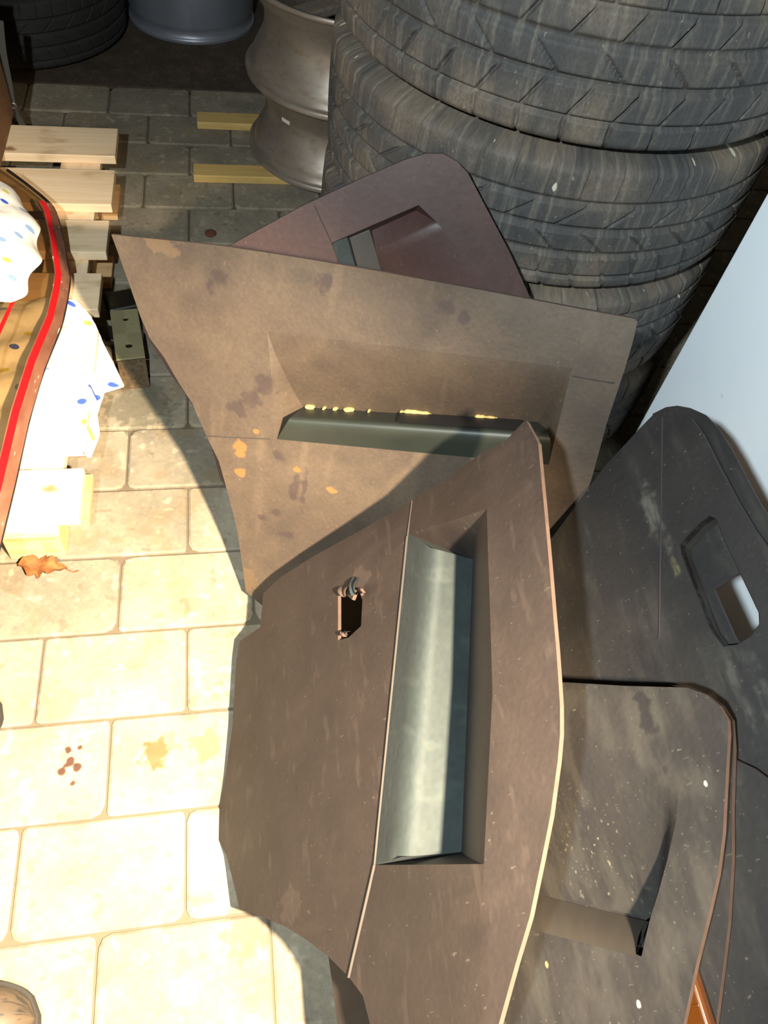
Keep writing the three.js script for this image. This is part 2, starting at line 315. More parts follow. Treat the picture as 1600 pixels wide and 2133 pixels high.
const leatherMat = std({ map: texture(256, 256, (s, t) => { const n = fbm(s * 8, t * 8, 4, 211), f = fbm(s * 26, t * 26, 3, 212); let c = mix3([60, 50, 39], [88, 73, 56], n); return mix3(c, [32, 30, 29], sstep(0.56, 0.7, f) * 0.7); }), roughness: 0.6 });
const soleMat = std({ color: 0x2a2622, roughness: 0.9 });
const amberMat = new THREE.MeshPhysicalMaterial({ color: 0x5e3410, roughness: 0.2, transmission: 0.35, thickness: 0, clearcoat: 0.5 });
const plasticBlack = std({ color: 0x16171a, roughness: 0.5 });
const newTyreMat = std({ map: texture(256, 256, (s, t) => { const n = fbm(s * 18, t * 30, 4, 221); return mix3([30, 27, 25], [48, 42, 36], n); }), roughness: 0.8 });
const wornBarMat = std({ map: texture(256, 128, (s, t) => { const n = fbm(s * 40, t * 8, 4, 231); return mix3([42, 38, 33], [64, 57, 49], n); }), roughness: 0.7 });
// ---- traced shapes of the trim panels, metres in each panel's own plane (origin o, axes d along, u up the lean, n out of the face)
const SHAPES = {
  A: { o: [0.1165,0.02,-0.4356], d: [0.8945,0.0,0.447], u: [0.144,0.9466,-0.2883], n: [-0.4231,0.3223,0.8468], out: [[-0.2701,0.5069],[-0.2232,0.5161],[-0.1598,0.5291],[-0.1102,0.5381],[-0.0374,0.5489],[0.0798,0.5646],[0.1925,0.5774],[0.3011,0.5883],[0.3651,0.5954],[0.3692,0.5933],[0.3731,0.5698],[0.3768,0.5352],[0.3819,0.4701],[0.392,0.3904],[0.405,0.2],[0.41,0.065],[0.375,0.0],[0.2,-0.008],[0.0013,-0.0036],[-0.0145,0.0048],[-0.0285,0.0129],[-0.0398,0.0609],[-0.0502,0.1043],[-0.0601,0.1371],[-0.0765,0.1836],[-0.0966,0.2347],[-0.1179,0.267],[-0.1433,0.3119],[-0.1665,0.3373],[-0.1893,0.3656],[-0.2113,0.3863],[-0.2261,0.4122],[-0.2444,0.4524],[-0.2585,0.4828]], T: [[-0.0503,0.4483,0.0],[0.3206,0.5212,0.0]], I: [[-0.0008,0.335,-0.045],[0.3072,0.4218,-0.045]], M: [[0.0002,0.3462,0.015],[0.3256,0.4385,0.015]], Bo: [[-0.0163,0.3004,0.0],[0.3362,0.3923,0.0]], stain: [[-0.0675,0.2713],[0.0182,0.2637],[0.0717,0.2502],[-0.1217,0.4958],[-0.1306,0.4869],[-0.0452,0.3752],[-0.074,0.3288],[0.0145,0.5309],[0.1607,0.5462],[0.0234,0.2396],[0.2663,0.4883]] },
  B: { o: [0.0639,0.05,-0.0005], d: [0.0487,0.0,-0.9988], u: [0.544,0.8387,0.0265], n: [-0.8377,0.5446,-0.0408], out: [[0.3341,0.5921],[0.3,0.5989],[0.2313,0.5875],[0.1619,0.5753],[0.0985,0.5641],[0.0502,0.5542],[0.0283,0.548],[0.0081,0.5398],[-0.0289,0.5221],[-0.0594,0.504],[-0.0934,0.4828],[-0.1218,0.4609],[-0.1584,0.4348],[-0.2026,0.3893],[-0.2282,0.3562],[-0.2312,0.3227],[-0.1997,0.2913],[-0.1425,0.2497],[-0.1192,0.2386],[-0.1012,0.2179],[-0.0771,0.183],[-0.0562,0.1444],[-0.0373,0.1046],[-0.0197,0.0563],[-0.003,0.0036],[0.0668,-0.0336],[0.0961,-0.0597],[0.1378,-0.0564],[0.1719,-0.0427],[0.2388,-0.024],[0.3379,-0.0185],[0.3646,-0.0095],[0.358,0.0522],[0.3914,0.0584],[0.4095,0.0616],[0.4118,0.1112],[0.4036,0.1918],[0.3848,0.3034],[0.3716,0.3924],[0.3476,0.4875],[0.3293,0.5624],[0.3354,0.5882]], HB: 0.028, hole: [[0.3274,0.2397],[0.257,0.2331],[0.2517,0.254],[0.2558,0.2791],[0.288,0.2857],[0.3109,0.2778],[0.2985,0.2658],[0.3094,0.2561]], T: [[0.2693,0.5212,0.028],[0.0883,0.4865,0.028],[-0.0476,0.4443,0.028]], I: [[0.2828,0.4307,-0.045],[-0.012,0.3495,-0.045]], M: [[0.2768,0.4302,0.015],[-0.0158,0.329,0.015]], Bo: [[0.3315,0.3787,0.0],[-0.0096,0.2705,0.0]], seam: [[0.3287,0.3765],[0.3715,0.3924],[-0.0096,0.2705],[-0.1013,0.2178]], tear: [[0.3319,0.2802],[0.2981,0.2991],[0.3173,0.2747],[0.2496,0.2557],[0.285,0.2919]] },
  D: { o: [0.2,0.0,-0.57], d: [0.9703,0.0,0.2419], u: [0.0748,0.9511,-0.2998], n: [-0.2301,0.309,0.9228], out: [[-0.1476,0.4759],[-0.0549,0.5423],[0.0226,0.5911],[0.0724,0.6203],[0.0972,0.6315],[0.1179,0.6347],[0.1379,0.6279],[0.1536,0.6166],[0.1902,0.573],[0.2287,0.5271],[0.2673,0.4753],[0.3173,0.409],[0.3534,0.3544],[-0.1506,0.0916],[-0.1672,0.1533],[-0.1843,0.2028],[-0.2,0.2271],[-0.2088,0.2422],[-0.229,0.2679],[-0.2559,0.3118],[-0.268,0.331],[-0.2735,0.3682],[-0.2448,0.4097]], rec: [[-0.0095,0.5026],[0.0446,0.5366],[0.0982,0.569],[0.1137,0.5636],[0.1247,0.5518],[0.1938,0.5002],[0.2522,0.4199],[0.0517,0.3789],[0.0005,0.4688]], recI: [[-0.0067,0.4827],[0.0436,0.5161],[0.0937,0.5474],[0.1064,0.543],[0.1175,0.5292],[0.1836,0.475],[0.2376,0.4042],[0.0563,0.3662],[0.0048,0.4529]], Q: [[-0.0095,0.5026,0.0],[0.0982,0.569,0.0],[0.1269,0.5503,0.0],[0.2638,0.4291,0.0],[0.0517,0.3789,0.0],[-0.0101,0.4822,-0.05],[0.0959,0.5542,-0.03],[0.0528,0.3656,-0.05]], bar: [[0.0076,0.5017,-0.03],[0.0367,0.5194,-0.03],[0.0625,0.4621,-0.03],[0.0271,0.4563,-0.03]], cap: [[-0.0117,0.4993,-0.01],[0.009,0.5078,-0.01],[0.0281,0.4632,-0.01],[0.0002,0.4614,-0.01]], line: [[-0.0363,0.5473],[-0.0081,0.5015]] },
  E: { o: [0.1602,-0.0126,0.0042], d: [0.0487,0.0,-0.9988], u: [0.544,0.8387,0.0265], n: [-0.8377,0.5446,-0.0408], out: [[0.1569,0.4046],[0.1348,0.4649],[0.105,0.5316],[0.0792,0.5936],[0.0676,0.608],[0.0534,0.6171],[0.0394,0.6197],[0.0279,0.6161],[0.0062,0.6061],[-0.0257,0.5917],[-0.0451,0.5831],[-0.0737,0.5673],[-0.0998,0.5492],[-0.1325,0.5254],[-0.1703,0.5],[-0.2023,0.4735],[-0.2194,0.44]], T: [[0.0931,0.374,0.0],[0.0037,0.5588,0.0]], I: [[-0.0324,0.311,-0.034],[-0.0899,0.467,-0.034]], M: [[-0.0725,0.3403,0.008],[-0.1195,0.4767,0.008]], R: [[0.0017,0.5582],[-0.0254,0.5448],[-0.0536,0.5257],[-0.076,0.5087],[-0.0957,0.4927]], stain: [[0.0702,0.5452],[0.0182,0.5484],[-0.0031,0.5823]] },
  E2: { o: [0.1912,-0.0328,0.0057], d: [0.0487,0.0,-0.9988], u: [0.544,0.8387,0.0265], n: [-0.8377,0.5446,-0.0408], out: [[0.1791,0.3763],[0.1232,0.5103],[0.0958,0.5757],[0.0814,0.5922],[0.0661,0.6025],[0.0504,0.6066],[0.0263,0.5992],[-0.0188,0.58],[-0.0597,0.5643],[-0.1047,0.5435],[-0.1355,0.5267],[-0.1724,0.5061],[-0.2052,0.4799],[-0.2227,0.4462]] },
  F: { o: [0.2055,-0.042,0.0064], d: [0.0487,0.0,-0.9988], u: [0.544,0.8387,0.0265], n: [-0.8377,0.5446,-0.0408], out: [[0.058,0.5231],[0.0404,0.56],[0.0209,0.5907],[0.0103,0.6028],[-0.0017,0.6118],[-0.0238,0.6207],[-0.0717,0.6116],[-0.1381,0.5899],[-0.1994,0.568]] },
  C: { o: [0.218,-0.0502,0.007], d: [0.0487,0.0,-0.9988], u: [0.544,0.8387,0.0265], n: [-0.8377,0.5446,-0.0408], out: [[0.3523,0.4519],[0.3743,0.496],[0.3992,0.5451],[0.41,0.5786],[0.4211,0.6137],[0.4245,0.6266],[0.4215,0.6441],[0.4139,0.6573],[0.3912,0.6667],[0.3631,0.6712],[0.3144,0.6735],[0.2707,0.6763],[0.2329,0.6802],[0.2021,0.6858],[0.122,0.6917],[0.0791,0.6915]], slot: [[0.2538,0.6043],[0.2643,0.6307],[0.2662,0.6454],[0.2589,0.6505],[0.2321,0.65],[0.1854,0.6525],[0.1456,0.6545],[0.1349,0.6507],[0.128,0.6388],[0.1257,0.6238],[0.1302,0.6093],[0.153,0.6031],[0.2033,0.6023],[0.2423,0.6023]], seam: [[0.4132,0.6367],[0.1667,0.5465]] },
  C2: { o: [0.2365,-0.0622,0.0079], d: [0.0487,0.0,-0.9988], u: [0.544,0.8387,0.0265], n: [-0.8377,0.5446,-0.0408], out: [[0.29,0.4967],[0.3884,0.6029],[0.4449,0.6184],[0.4418,0.6364],[0.4339,0.6499],[0.4197,0.663],[0.3997,0.6754],[0.373,0.6824],[0.339,0.6859],[0.294,0.6881],[0.2603,0.6899],[0.2466,0.6918],[0.155,0.6995],[0.1039,0.7008]], slot: [[0.2025,0.6111],[0.2047,0.6285],[0.2043,0.6445],[0.1555,0.6463],[0.1443,0.6427],[0.1365,0.6299],[0.1354,0.6158],[0.1445,0.6138]] },
  G: { o: [0.0932,0.0309,0.0009], d: [0.0487,0.0,-0.9988], u: [0.544,0.8387,0.0265], n: [-0.8377,0.5446,-0.0408], out: [[-0.1881,0.3219],[-0.1818,0.1422],[-0.1463,0.152],[-0.1349,0.1489],[-0.1076,0.1447],[-0.0686,0.1376],[-0.0778,0.2016]] },
  W: { o: [-0.15,0.15,-1.0], d: [0.0,0.0,-1.0], u: [-0.9689,0.2474,0.0], n: [0.2474,0.9689,0.0], edge: [[0.3449,0.186],[0.3173,0.1441],[0.2845,0.0992],[0.261,0.0866],[0.1882,0.0673],[0.0999,0.0497],[0.0518,0.0489],[-0.0281,0.0523],[-0.153,0.0693],[-0.2738,0.0793],[-0.404,0.0843],[-0.511,0.0898],[-0.6034,0.0952]] },
};
// ---------------------------------------------------------------- the room
const room = { x0: -2.3, x1: 2.2, z0: -3.7, z1: 2.6, h: 2.7 };
const floor = struct('floor', box(room.x1 - room.x0, 0.1, room.z1 - room.z0, (room.x0 + room.x1) / 2, -0.075, (room.z0 + room.z1) / 2), slabMat, 'workshop floor of pale concrete pavers', 'floor');
const bedding = part('joint_sand', box(3.4, 0.019, 2.92, 0.3, -0.0155, -0.6, 0), sandMat, floor, 'dark sand between the pavers');
struct('ceiling', box(room.x1 - room.x0, 0.1, room.z1 - room.z0, (room.x0 + room.x1) / 2, room.h + 0.05, (room.z0 + room.z1) / 2), wallMat, 'plain workshop ceiling', 'ceiling');
struct('wall_back', box(room.x1 - room.x0, room.h + 0.2, 0.12, (room.x0 + room.x1) / 2, room.h / 2, room.z0 - 0.06), wallMat, 'plain back wall of the workshop', 'wall');
struct('wall_front', box(room.x1 - room.x0, room.h + 0.2, 0.12, (room.x0 + room.x1) / 2, room.h / 2, room.z1 + 0.06), wallMat, 'plain wall behind the viewer', 'wall');
struct('wall_left', box(0.12, room.h + 0.2, room.z1 - room.z0, room.x0 - 0.06, room.h / 2, (room.z0 + room.z1) / 2), wallMat, 'plain left wall of the workshop', 'wall');
struct('wall_right', box(0.12, room.h + 0.2, room.z1 - room.z0, room.x1 + 0.06, room.h / 2, (room.z0 + room.z1) / 2), wallMat, 'plain right wall of the workshop', 'wall');

// pavers in running bond, 21 x 14 cm, rounded corners and chamfered edges, each lying a little differently
function paverGeo(cx, cz, hw, hd) {
  const pos = [], uv = [], idx = [], ring = (inset, y, tilt) => {
    const r = [];
    const w = hw - inset, d = hd - inset;
    [[1, 1], [-1, 1], [-1, -1], [1, -1]].forEach(([sx, sz], k) => {
      const c = cornerR[k];
      const p = k % 2 === 0 ? [[w, d - c], [w - c * 0.3, d - c * 0.3], [w - c, d]] : [[w - c, d], [w - c * 0.3, d - c * 0.3], [w, d - c]];
      for (const q of p) r.push([cx + sx * q[0], y + tilt * (sx * q[0] * t1 + sz * q[1] * t2), cz + sz * q[1]]);
    });
    return r;
  };
  const cornerR = [0, 1, 2, 3].map(() => rnd() < 0.4 ? 0.012 + rnd() * 0.006 : 0.004 + rnd() * 0.005), t1 = (rnd() - 0.5) * 0.012, t2 = (rnd() - 0.5) * 0.014, lift = (rnd() - 0.5) * 0.0016;
  const top = ring(0.0035, lift, 1), mid = ring(0.0, lift - 0.0028, 1), bot = ring(0.0, -0.02, 0);
  for (const p of [...top, ...mid, ...bot]) { pos.push(...p); uv.push((p[0] - FX0) / FXW, (p[2] - FZ0) / FZW); }
  const n = top.length;
  for (let i = 1; i < n - 1; i++) idx.push(0, i + 1, i);
  for (let l = 0; l < 2; l++) for (let i = 0; i < n; i++) { const a = l * n + i, b = l * n + (i + 1) % n, c = a + n, d = b + n; idx.push(a, b, d, a, d, c); }
  const g = fromArrays(pos, uv, idx).toNonIndexed(); g.computeVertexNormals(); return g;
}
for (let row = -2; row < 15; row++) {
  const z = -(row + 0.5) * PW, odd = ((row % 2) + 2) % 2;
  for (let col = -6; col < 9; col++) {
    const x = (col + 0.5) * PL - (odd ? PL / 2 : 0);
    if (x < -1.25 || x > 1.8) continue;
    part('paver', paverGeo(x, z, PL / 2 - 0.0014 - rnd() * 0.0006, PW / 2 - 0.0013 - rnd() * 0.0006), paverMat, floor);
  }
}
{
  const m = thing('rubber_mat', 'dark brown rubber mat along the far end of the pavers', 'mat');
  const g = box(3.0, 0.012, 1.45, 0.1, -0.006, -15 * PW - 0.002 - 0.725, 0.004); metreUV(g); part('mat_sheet', g, rubberMatMat, m);
}

// ---------------------------------------------------------------- tyres
function tyreParts(R, w, variant) {
  const nA = 1280, nT = 84, N = variant ? 46 : 38;
  const groove = (x, half, soft = 0.0016) => 1 - sstep(half, half + soft, Math.abs(x));
  const tread = gridGeo(nA, nT, (s, t) => {
    const a = s * Math.PI * 2, c = 2 * t - 1, ac = Math.abs(c);
    let r = R - 0.005 * c * c - 0.046 * Math.pow(Math.max(0, ac - 0.78) / 0.22, 2.2);
    const wv = c * w / 2; let d = 0;
    const slit = (skew, off, n, half) => { let q = s * n + skew * c + off; q -= Math.round(q); return groove(q / n * Math.PI * 2 * R, half, 0.0013); };
    if (variant === 0) {
      for (const [gc, h] of [[-0.56, 0.0022], [-0.16, 0.0042], [0.24, 0.0042], [0.6, 0.0022]]) d = Math.max(d, groove(wv - gc * w / 2, h));
      if (c < -0.56) d = Math.max(d, slit(0.12, 0, N, 0.0017) * 0.85);
      else if (c < -0.16) d = Math.max(d, slit(-1.1, 0.3, N, 0.0016) * 0.9);
      else if (c < 0.24) d = Math.max(d, slit(1.5, 0.1, N * 0.75 | 0, 0.002) * 0.8);
      else if (c < 0.6) d = Math.max(d, slit(-1.2, 0.6, N, 0.0016) * 0.9);
      else d = Math.max(d, slit(0.15, 0.5, N, 0.0017) * 0.85);
    } else {
      for (const [gc, h] of [[-0.3, 0.0034], [0.06, 0.0034], [0.42, 0.0028], [-0.66, 0.0018]]) d = Math.max(d, groove(wv - gc * w / 2, h));
      if (c < -0.3) d = Math.max(d, slit(0.9, 0, N, 0.0015) * 0.6);
      else if (c < 0.06) d = Math.max(d, slit(1.9, 0.4, N * 0.7 | 0, 0.0017) * 0.8);
      else if (c < 0.42) d = Math.max(d, slit(-1.9, 0.2, N * 0.7 | 0, 0.0017) * 0.8);
      else d = Math.max(d, slit(-0.2, 0, N, 0.0012) * 0.5);
    }
    r -= d * 0.0058 * (1 - sstep(0.93, 1, ac));
    return [Math.cos(a) * r, t * w, -Math.sin(a) * r];
  }, (s, t) => [s * Math.PI * 2 * R, t * w]);
  const e = R - 0.051, side = (f) => [[e + 0.004, 0.001], [e - 0.02, 0.0], [e - 0.06, 0.004], [e - 0.09, 0.016], [0.205, 0.034], [0.2, 0.044], [0.206, 0.052], [e - 0.06, 0.03], [e, 0.02], [R - 0.02, 0.05]].map(([r, y]) => new THREE.Vector2(r, f ? w - y : y));
  return { tread, low: new THREE.LatheGeometry(side(false), 96), high: new THREE.LatheGeometry(side(true), 96) };
}
const TY = [0, 1].map(v => tyreParts(0.346, 0.209, v));
function tyre(variant, x, y, z, turn, label, group, sc = 1) {
  const t = thing('car_tyre', label, 'tyre', group), p = TY[variant];
  part('tread', p.tread, tyreMat, t); part('sidewall', p.low, sidewallMat, t); part('sidewall', p.high, sidewallMat, t);
  t.position.set(x, y, z); t.rotation.y = turn; t.scale.setScalar(sc); return t;
}
const TX = 0.6, TZ = -1.027;
tyre(1, TX + 0.004, 0, TZ - 0.004, 0.7, 'lowest tyre of the tall stack, mostly hidden behind the brown door panel', 'stacked tyres');
tyre(0, TX - 0.003, 0.209, TZ, 2.1, 'third tyre from the top of the tall stack, just above the panel edge', 'stacked tyres');
tyre(1, TX, 0.418, TZ, 3.3, 'second tyre from the top of the tall stack, worn and dusty', 'stacked tyres');
tyre(0, TX + 0.002, 0.627, TZ + 0.003, 5.2, 'topmost tyre of the tall stack, with deep slanted tread grooves', 'stacked tyres');
tyre(1, -0.49, 0.0005, -2.41, 1, 'dark tyre lying alone on the rubber mat in the far left corner', undefined, 0.9).children[0].material = newTyreMat;

// ---------------------------------------------------------------- wheel rims
function rimProfile(R, w) {
  const o = [[R, 0], [R + 0.001, 0.008], [R - 0.004, 0.013], [R - 0.012, 0.016], [R - 0.015, 0.03], [R - 0.02, 0.042], [R - 0.03, 0.06], [R - 0.042, 0.085], [R - 0.046, 0.11], [R - 0.043, w - 0.07], [R - 0.03, w - 0.045], [R - 0.02, w - 0.035], [R - 0.017, w - 0.02], [R - 0.008, w - 0.014], [R, w - 0.01], [R, w],
    [R - 0.008, w], [R - 0.022, w - 0.03], [R - 0.05, w - 0.07], [R - 0.053, 0.1], [R - 0.036, 0.06], [R - 0.022, 0.03], [R - 0.01, 0.0], [R, 0]];
  return o.map(([r, y]) => new THREE.Vector2(r, y));
}
function rim(R, w, x, y, z, label, mat, group) {
  const t = thing('wheel_rim', label, 'wheel rim', group);
  part('barrel', new THREE.LatheGeometry(rimProfile(R, w), 120), mat, t);
  // wheel face with five spokes, and the hub, inside the barrel
  const hub = new THREE.CylinderGeometry(0.062, 0.062, 0.03, 40); hub.translate(0, w - 0.05, 0); part('hub', hub, mat, t);
  for (let k = 0; k < 5; k++) { const s = new RoundedBoxGeometry(R - 0.09, 0.022, 0.045, 2, 0.006); s.translate((R - 0.09) / 2 + 0.045, w - 0.05, 0); s.rotateY(k * Math.PI * 0.4); part('spoke', s, mat, t); }
  t.position.set(x, y, z); return t;
}
const r1 = rim(0.229, 0.192, 0.38, 0.0205, -1.78, 'lower grey alloy rim standing on the two battens', rimMat, 'stacked alloy rims');
const r2 = rim(0.246, 0.205, 0.392, 0.2125, -1.772, 'upper grey alloy rim stacked on another rim, beside the tyres', rimMat, 'stacked alloy rims');
{
  const t = thing('wheel_rim', 'single silver alloy rim standing alone on the rubber mat', 'wheel rim'), P = [[0.188, 0], [0.19, 0.006], [0.188, 0.014], [0.18, 0.017], [0.181, 0.035], [0.186, 0.045], [0.186, 0.17], [0.19, 0.2], [0.19, 0.21], [0.182, 0.21], [0.178, 0.17], [0.178, 0.04], [0.178, 0], [0.188, 0]];
  part('barrel', new THREE.LatheGeometry(P.map(p => new THREE.Vector2(...p)), 120), darkRimMat, t);
  part('hub', new THREE.CylinderGeometry(0.062, 0.062, 0.03, 40).translate(0, 0.16, 0), darkRimMat, t);
  for (let k = 0; k < 5; k++) { const s = new RoundedBoxGeometry(0.13, 0.022, 0.045, 2, 0.006); s.translate(0.11, 0.16, 0); s.rotateY(k * Math.PI * 0.4); part('spoke', s, darkRimMat, t); }
  t.position.set(0.006, 0.0005, -2.525);
}
{ // valve hole and sticker on the lower rim, valve hole on the upper one
  const a = Math.PI * 1.145, h = new THREE.CylinderGeometry(0.0085, 0.0085, 0.004, 16); h.rotateZ(Math.PI / 2);
  const m = part('valve_hole', h, blackMat, r1); m.position.set(Math.cos(0.81 * Math.PI) * 0.1915, 0.146, Math.sin(0.81 * Math.PI) * 0.1915);
  m.rotation.y = -0.81 * Math.PI;
  const s = part('sticker', box(0.001, 0.014, 0.026, 0, 0, 0), std({ color: 0xcfc8be, roughness: 0.7 }), r1, 'pale paper sticker'); s.position.set(Math.cos(0.785 * Math.PI) * 0.1872, 0.124, Math.sin(0.785 * Math.PI) * 0.1872); s.rotation.y = -0.785 * Math.PI;
}
// two battens under the rims
for (const [x0, x1, z0, z1, lab] of [[0.011, 0.62, -1.677, -1.625, 'short yellowish wooden batten under the rims, nearer the door panels'], [0.02, 0.6, -1.923, -1.87, 'short yellowish wooden batten under the rims, nearer the rubber mat']]) {
  const t = thing('wooden_batten', lab, 'batten', 'battens under the rims');
  const g = box(x1 - x0, 0.0195, z1 - z0, (x0 + x1) / 2, 0.0105, (z0 + z1) / 2, 0.002); metreUV(g, 'x', [x0 * 3, z0]); part('batten_wood', g, battenMat, t);
}

// ---------------------------------------------------------------- pallet
{
  const p = thing('pallet', 'pale softwood pallet lying on the pavers at the left edge', 'pallet');
  const edge = -0.1535, left = -0.96, top = 0.1, th = 0.02;
  const decks = [[-1.68, -1.562], [-1.507, -1.376], [-1.321, -1.214], [-1.149, -1.041], [-0.985, -0.877], [-0.812, -0.7], [-0.66, -0.562]];
  decks.forEach(([a, b], i) => { const w = edge - left + (rnd() - 0.5) * 0.006, g = box(w, th, b - a, left + w / 2, top - th / 2, (a + b) / 2, 0.002); metreUV(g, 'x', [i * 0.37, i * 0.09]); part('deck_board', g, deckMats[i % 3], p); });
  for (const x of [-0.232, -0.56, -0.89]) {
    const g = box(0.085, 0.02, 1.118, x, top - th - 0.0102, -1.121, 0.002); metreUV(g, 'z', [x, 0]); part('stringer_board', g, deckMats[1], p);
    for (const [z, d, y0] of [[-1.46, 0.1, 0.0175], [-1.27, 0.1, 0.0175], [-0.582, 0.05, 0.0008]]) { const h = 0.0596 - y0, b = box(0.085, h, d, x, y0 + h / 2, z, 0.002); metreUV(b, 'z', [z, x]); part('block', b, rustWoodMat, p); }
  }
  for (const [z, w] of [[-1.525, 0.12], [-1.27, 0.09], [-0.664, 0.1]]) { const g = box(0.8, 0.016, w, -0.557, 0.0092, z, 0.002); metreUV(g, 'x', [z, 0.1]); part('bottom_board', g, rustWoodMat, p); }
}

// ---------------------------------------------------------------- trim panels
// a Group standing in the panel's own plane; returns the map from traced (u, v) to local x, y
function panelThing(name, label, sh, group) {
  const t = thing(name, label, 'door panel', group);
  const d = V(...sh.d), u = V(...sh.u), n = V(...sh.n), flip = new THREE.Vector3().crossVectors(d, u).dot(n) < 0 ? -1 : 1;
  const x = d.clone().multiplyScalar(flip), z = new THREE.Vector3().crossVectors(x, u).normalize();
  t.quaternion.setFromRotationMatrix(new THREE.Matrix4().makeBasis(x, u, z)); t.position.set(...sh.o);
  return { t, L: (p) => p.length > 2 ? [p[0] * flip, p[1], p[2]] : [p[0] * flip, p[1]] };
}
const l3 = (a, b, k) => [lerp(a[0], b[0], k), lerp(a[1], b[1], k), lerp(a[2], b[2], k)];
function along(line, s) { const n = line.length - 1, k = Math.min(n - 1, Math.floor(s * n)); return l3(line[k], line[k + 1], s * n - k); }
function stripGeo(pts, w, h, top = 0.0012) { // thin raised welt along traced points
  const pos = [], uv = [], idx = []; const n = pts.length; let acc = 0;
  pts.forEach((p, i) => {
    const a = pts[Math.max(0, i - 1)], b = pts[Math.min(n - 1, i + 1)], L = Math.hypot(b[0] - a[0], b[1] - a[1]), nx = -(b[1] - a[1]) / L, ny = (b[0] - a[0]) / L, H = h(p[0], p[1]);
    if (i) acc += Math.hypot(p[0] - pts[i - 1][0], p[1] - pts[i - 1][1]);
    [[-1, 0], [-0.5, 1], [0.5, 1], [1, 0]].forEach(([k, e], j) => { pos.push(p[0] + nx * w * k, p[1] + ny * w * k, H + (e ? top : -0.001)); uv.push(acc, j * w); });
    if (i) { const c = (i - 1) * 4; for (let j = 0; j < 3; j++) idx.push(c + j, c + j + 4, c + j + 5, c + j, c + j + 5, c + j + 1); }
  });
  return fromArrays(pos, uv, idx);
}
// recessed armrest: a sloping hollow T..I and the padded ledge I..M..Bo below it
function armrest(t, T, I, M, Bo, mat, ledgeMat, uvMap, endMat = mat, pw = 1.5) {
  const hollow = gridGeo(40, 14, (s, k) => { const a = along(T, s), b = along(I, s); return [lerp(a[0], b[0], k), lerp(a[1], b[1], k), lerp(a[2], b[2], Math.pow(k, pw))]; }, (s, k, p) => uvMap(p[0], p[1]));
  const T0 = T[0], T1 = T[T.length - 1], I0 = I[0], I1 = I[I.length - 1], M0 = M[0], M1 = M[1], B0 = Bo[0], B1 = Bo[1];
  const tri = (a, b, c, pw) => gridGeo(12, 12, (s, k) => { const e = l3(a, b, k), f = l3(a, c, k), q = l3(e, f, s); return [q[0], q[1], lerp(lerp(a[2], b[2], Math.pow(k, pw)), lerp(a[2], c[2], k), s)]; }, (s, k, p) => uvMap(p[0], p[1]));
  part('hollow', hollow, mat, t);
  part('hollow_end', tri(T0, I0, B0, pw), endMat, t); part('hollow_end', tri(T1, I1, B1, pw), endMat, t);
  const prof = [0, 0.25, 0.5, 0.75, 0.9, 1, 1.12, 1.3, 1.55, 1.8, 2];
  const ledge = gridGeo(48, 40, (s, k) => {
    const i = l3(I0, I1, s), m = l3(M0, M1, s), b = l3(B0, B1, s), q = k * 2;
    // a rounded nose: quadratic blend through the corner m
    if (q < 0.72) return l3(i, m, q);
    if (q > 1.5) return l3(m, b, q - 1);
    const e = (q - 0.72) / 0.78, p0 = l3(i, m, 0.72), p1 = m, p2 = l3(m, b, 0.5); return l3(l3(p0, p1, e), l3(p1, p2, e), e);
  }, (s, k) => [s * 0.32, k * 0.12]);
  const led = part('armrest_ledge', ledge, ledgeMat, t, 'dark green padded armrest ledge');
  const cap = (i, m, b) => gridGeo(6, 6, (s, k) => l3(l3(i, m, s), b, k), (s, k) => [s * 0.05, k * 0.05]);
  part('ledge_end', mergeGeometries([cap(I0, M0, B0), cap(I1, M1, B1)]), ledgeMat, led);
}
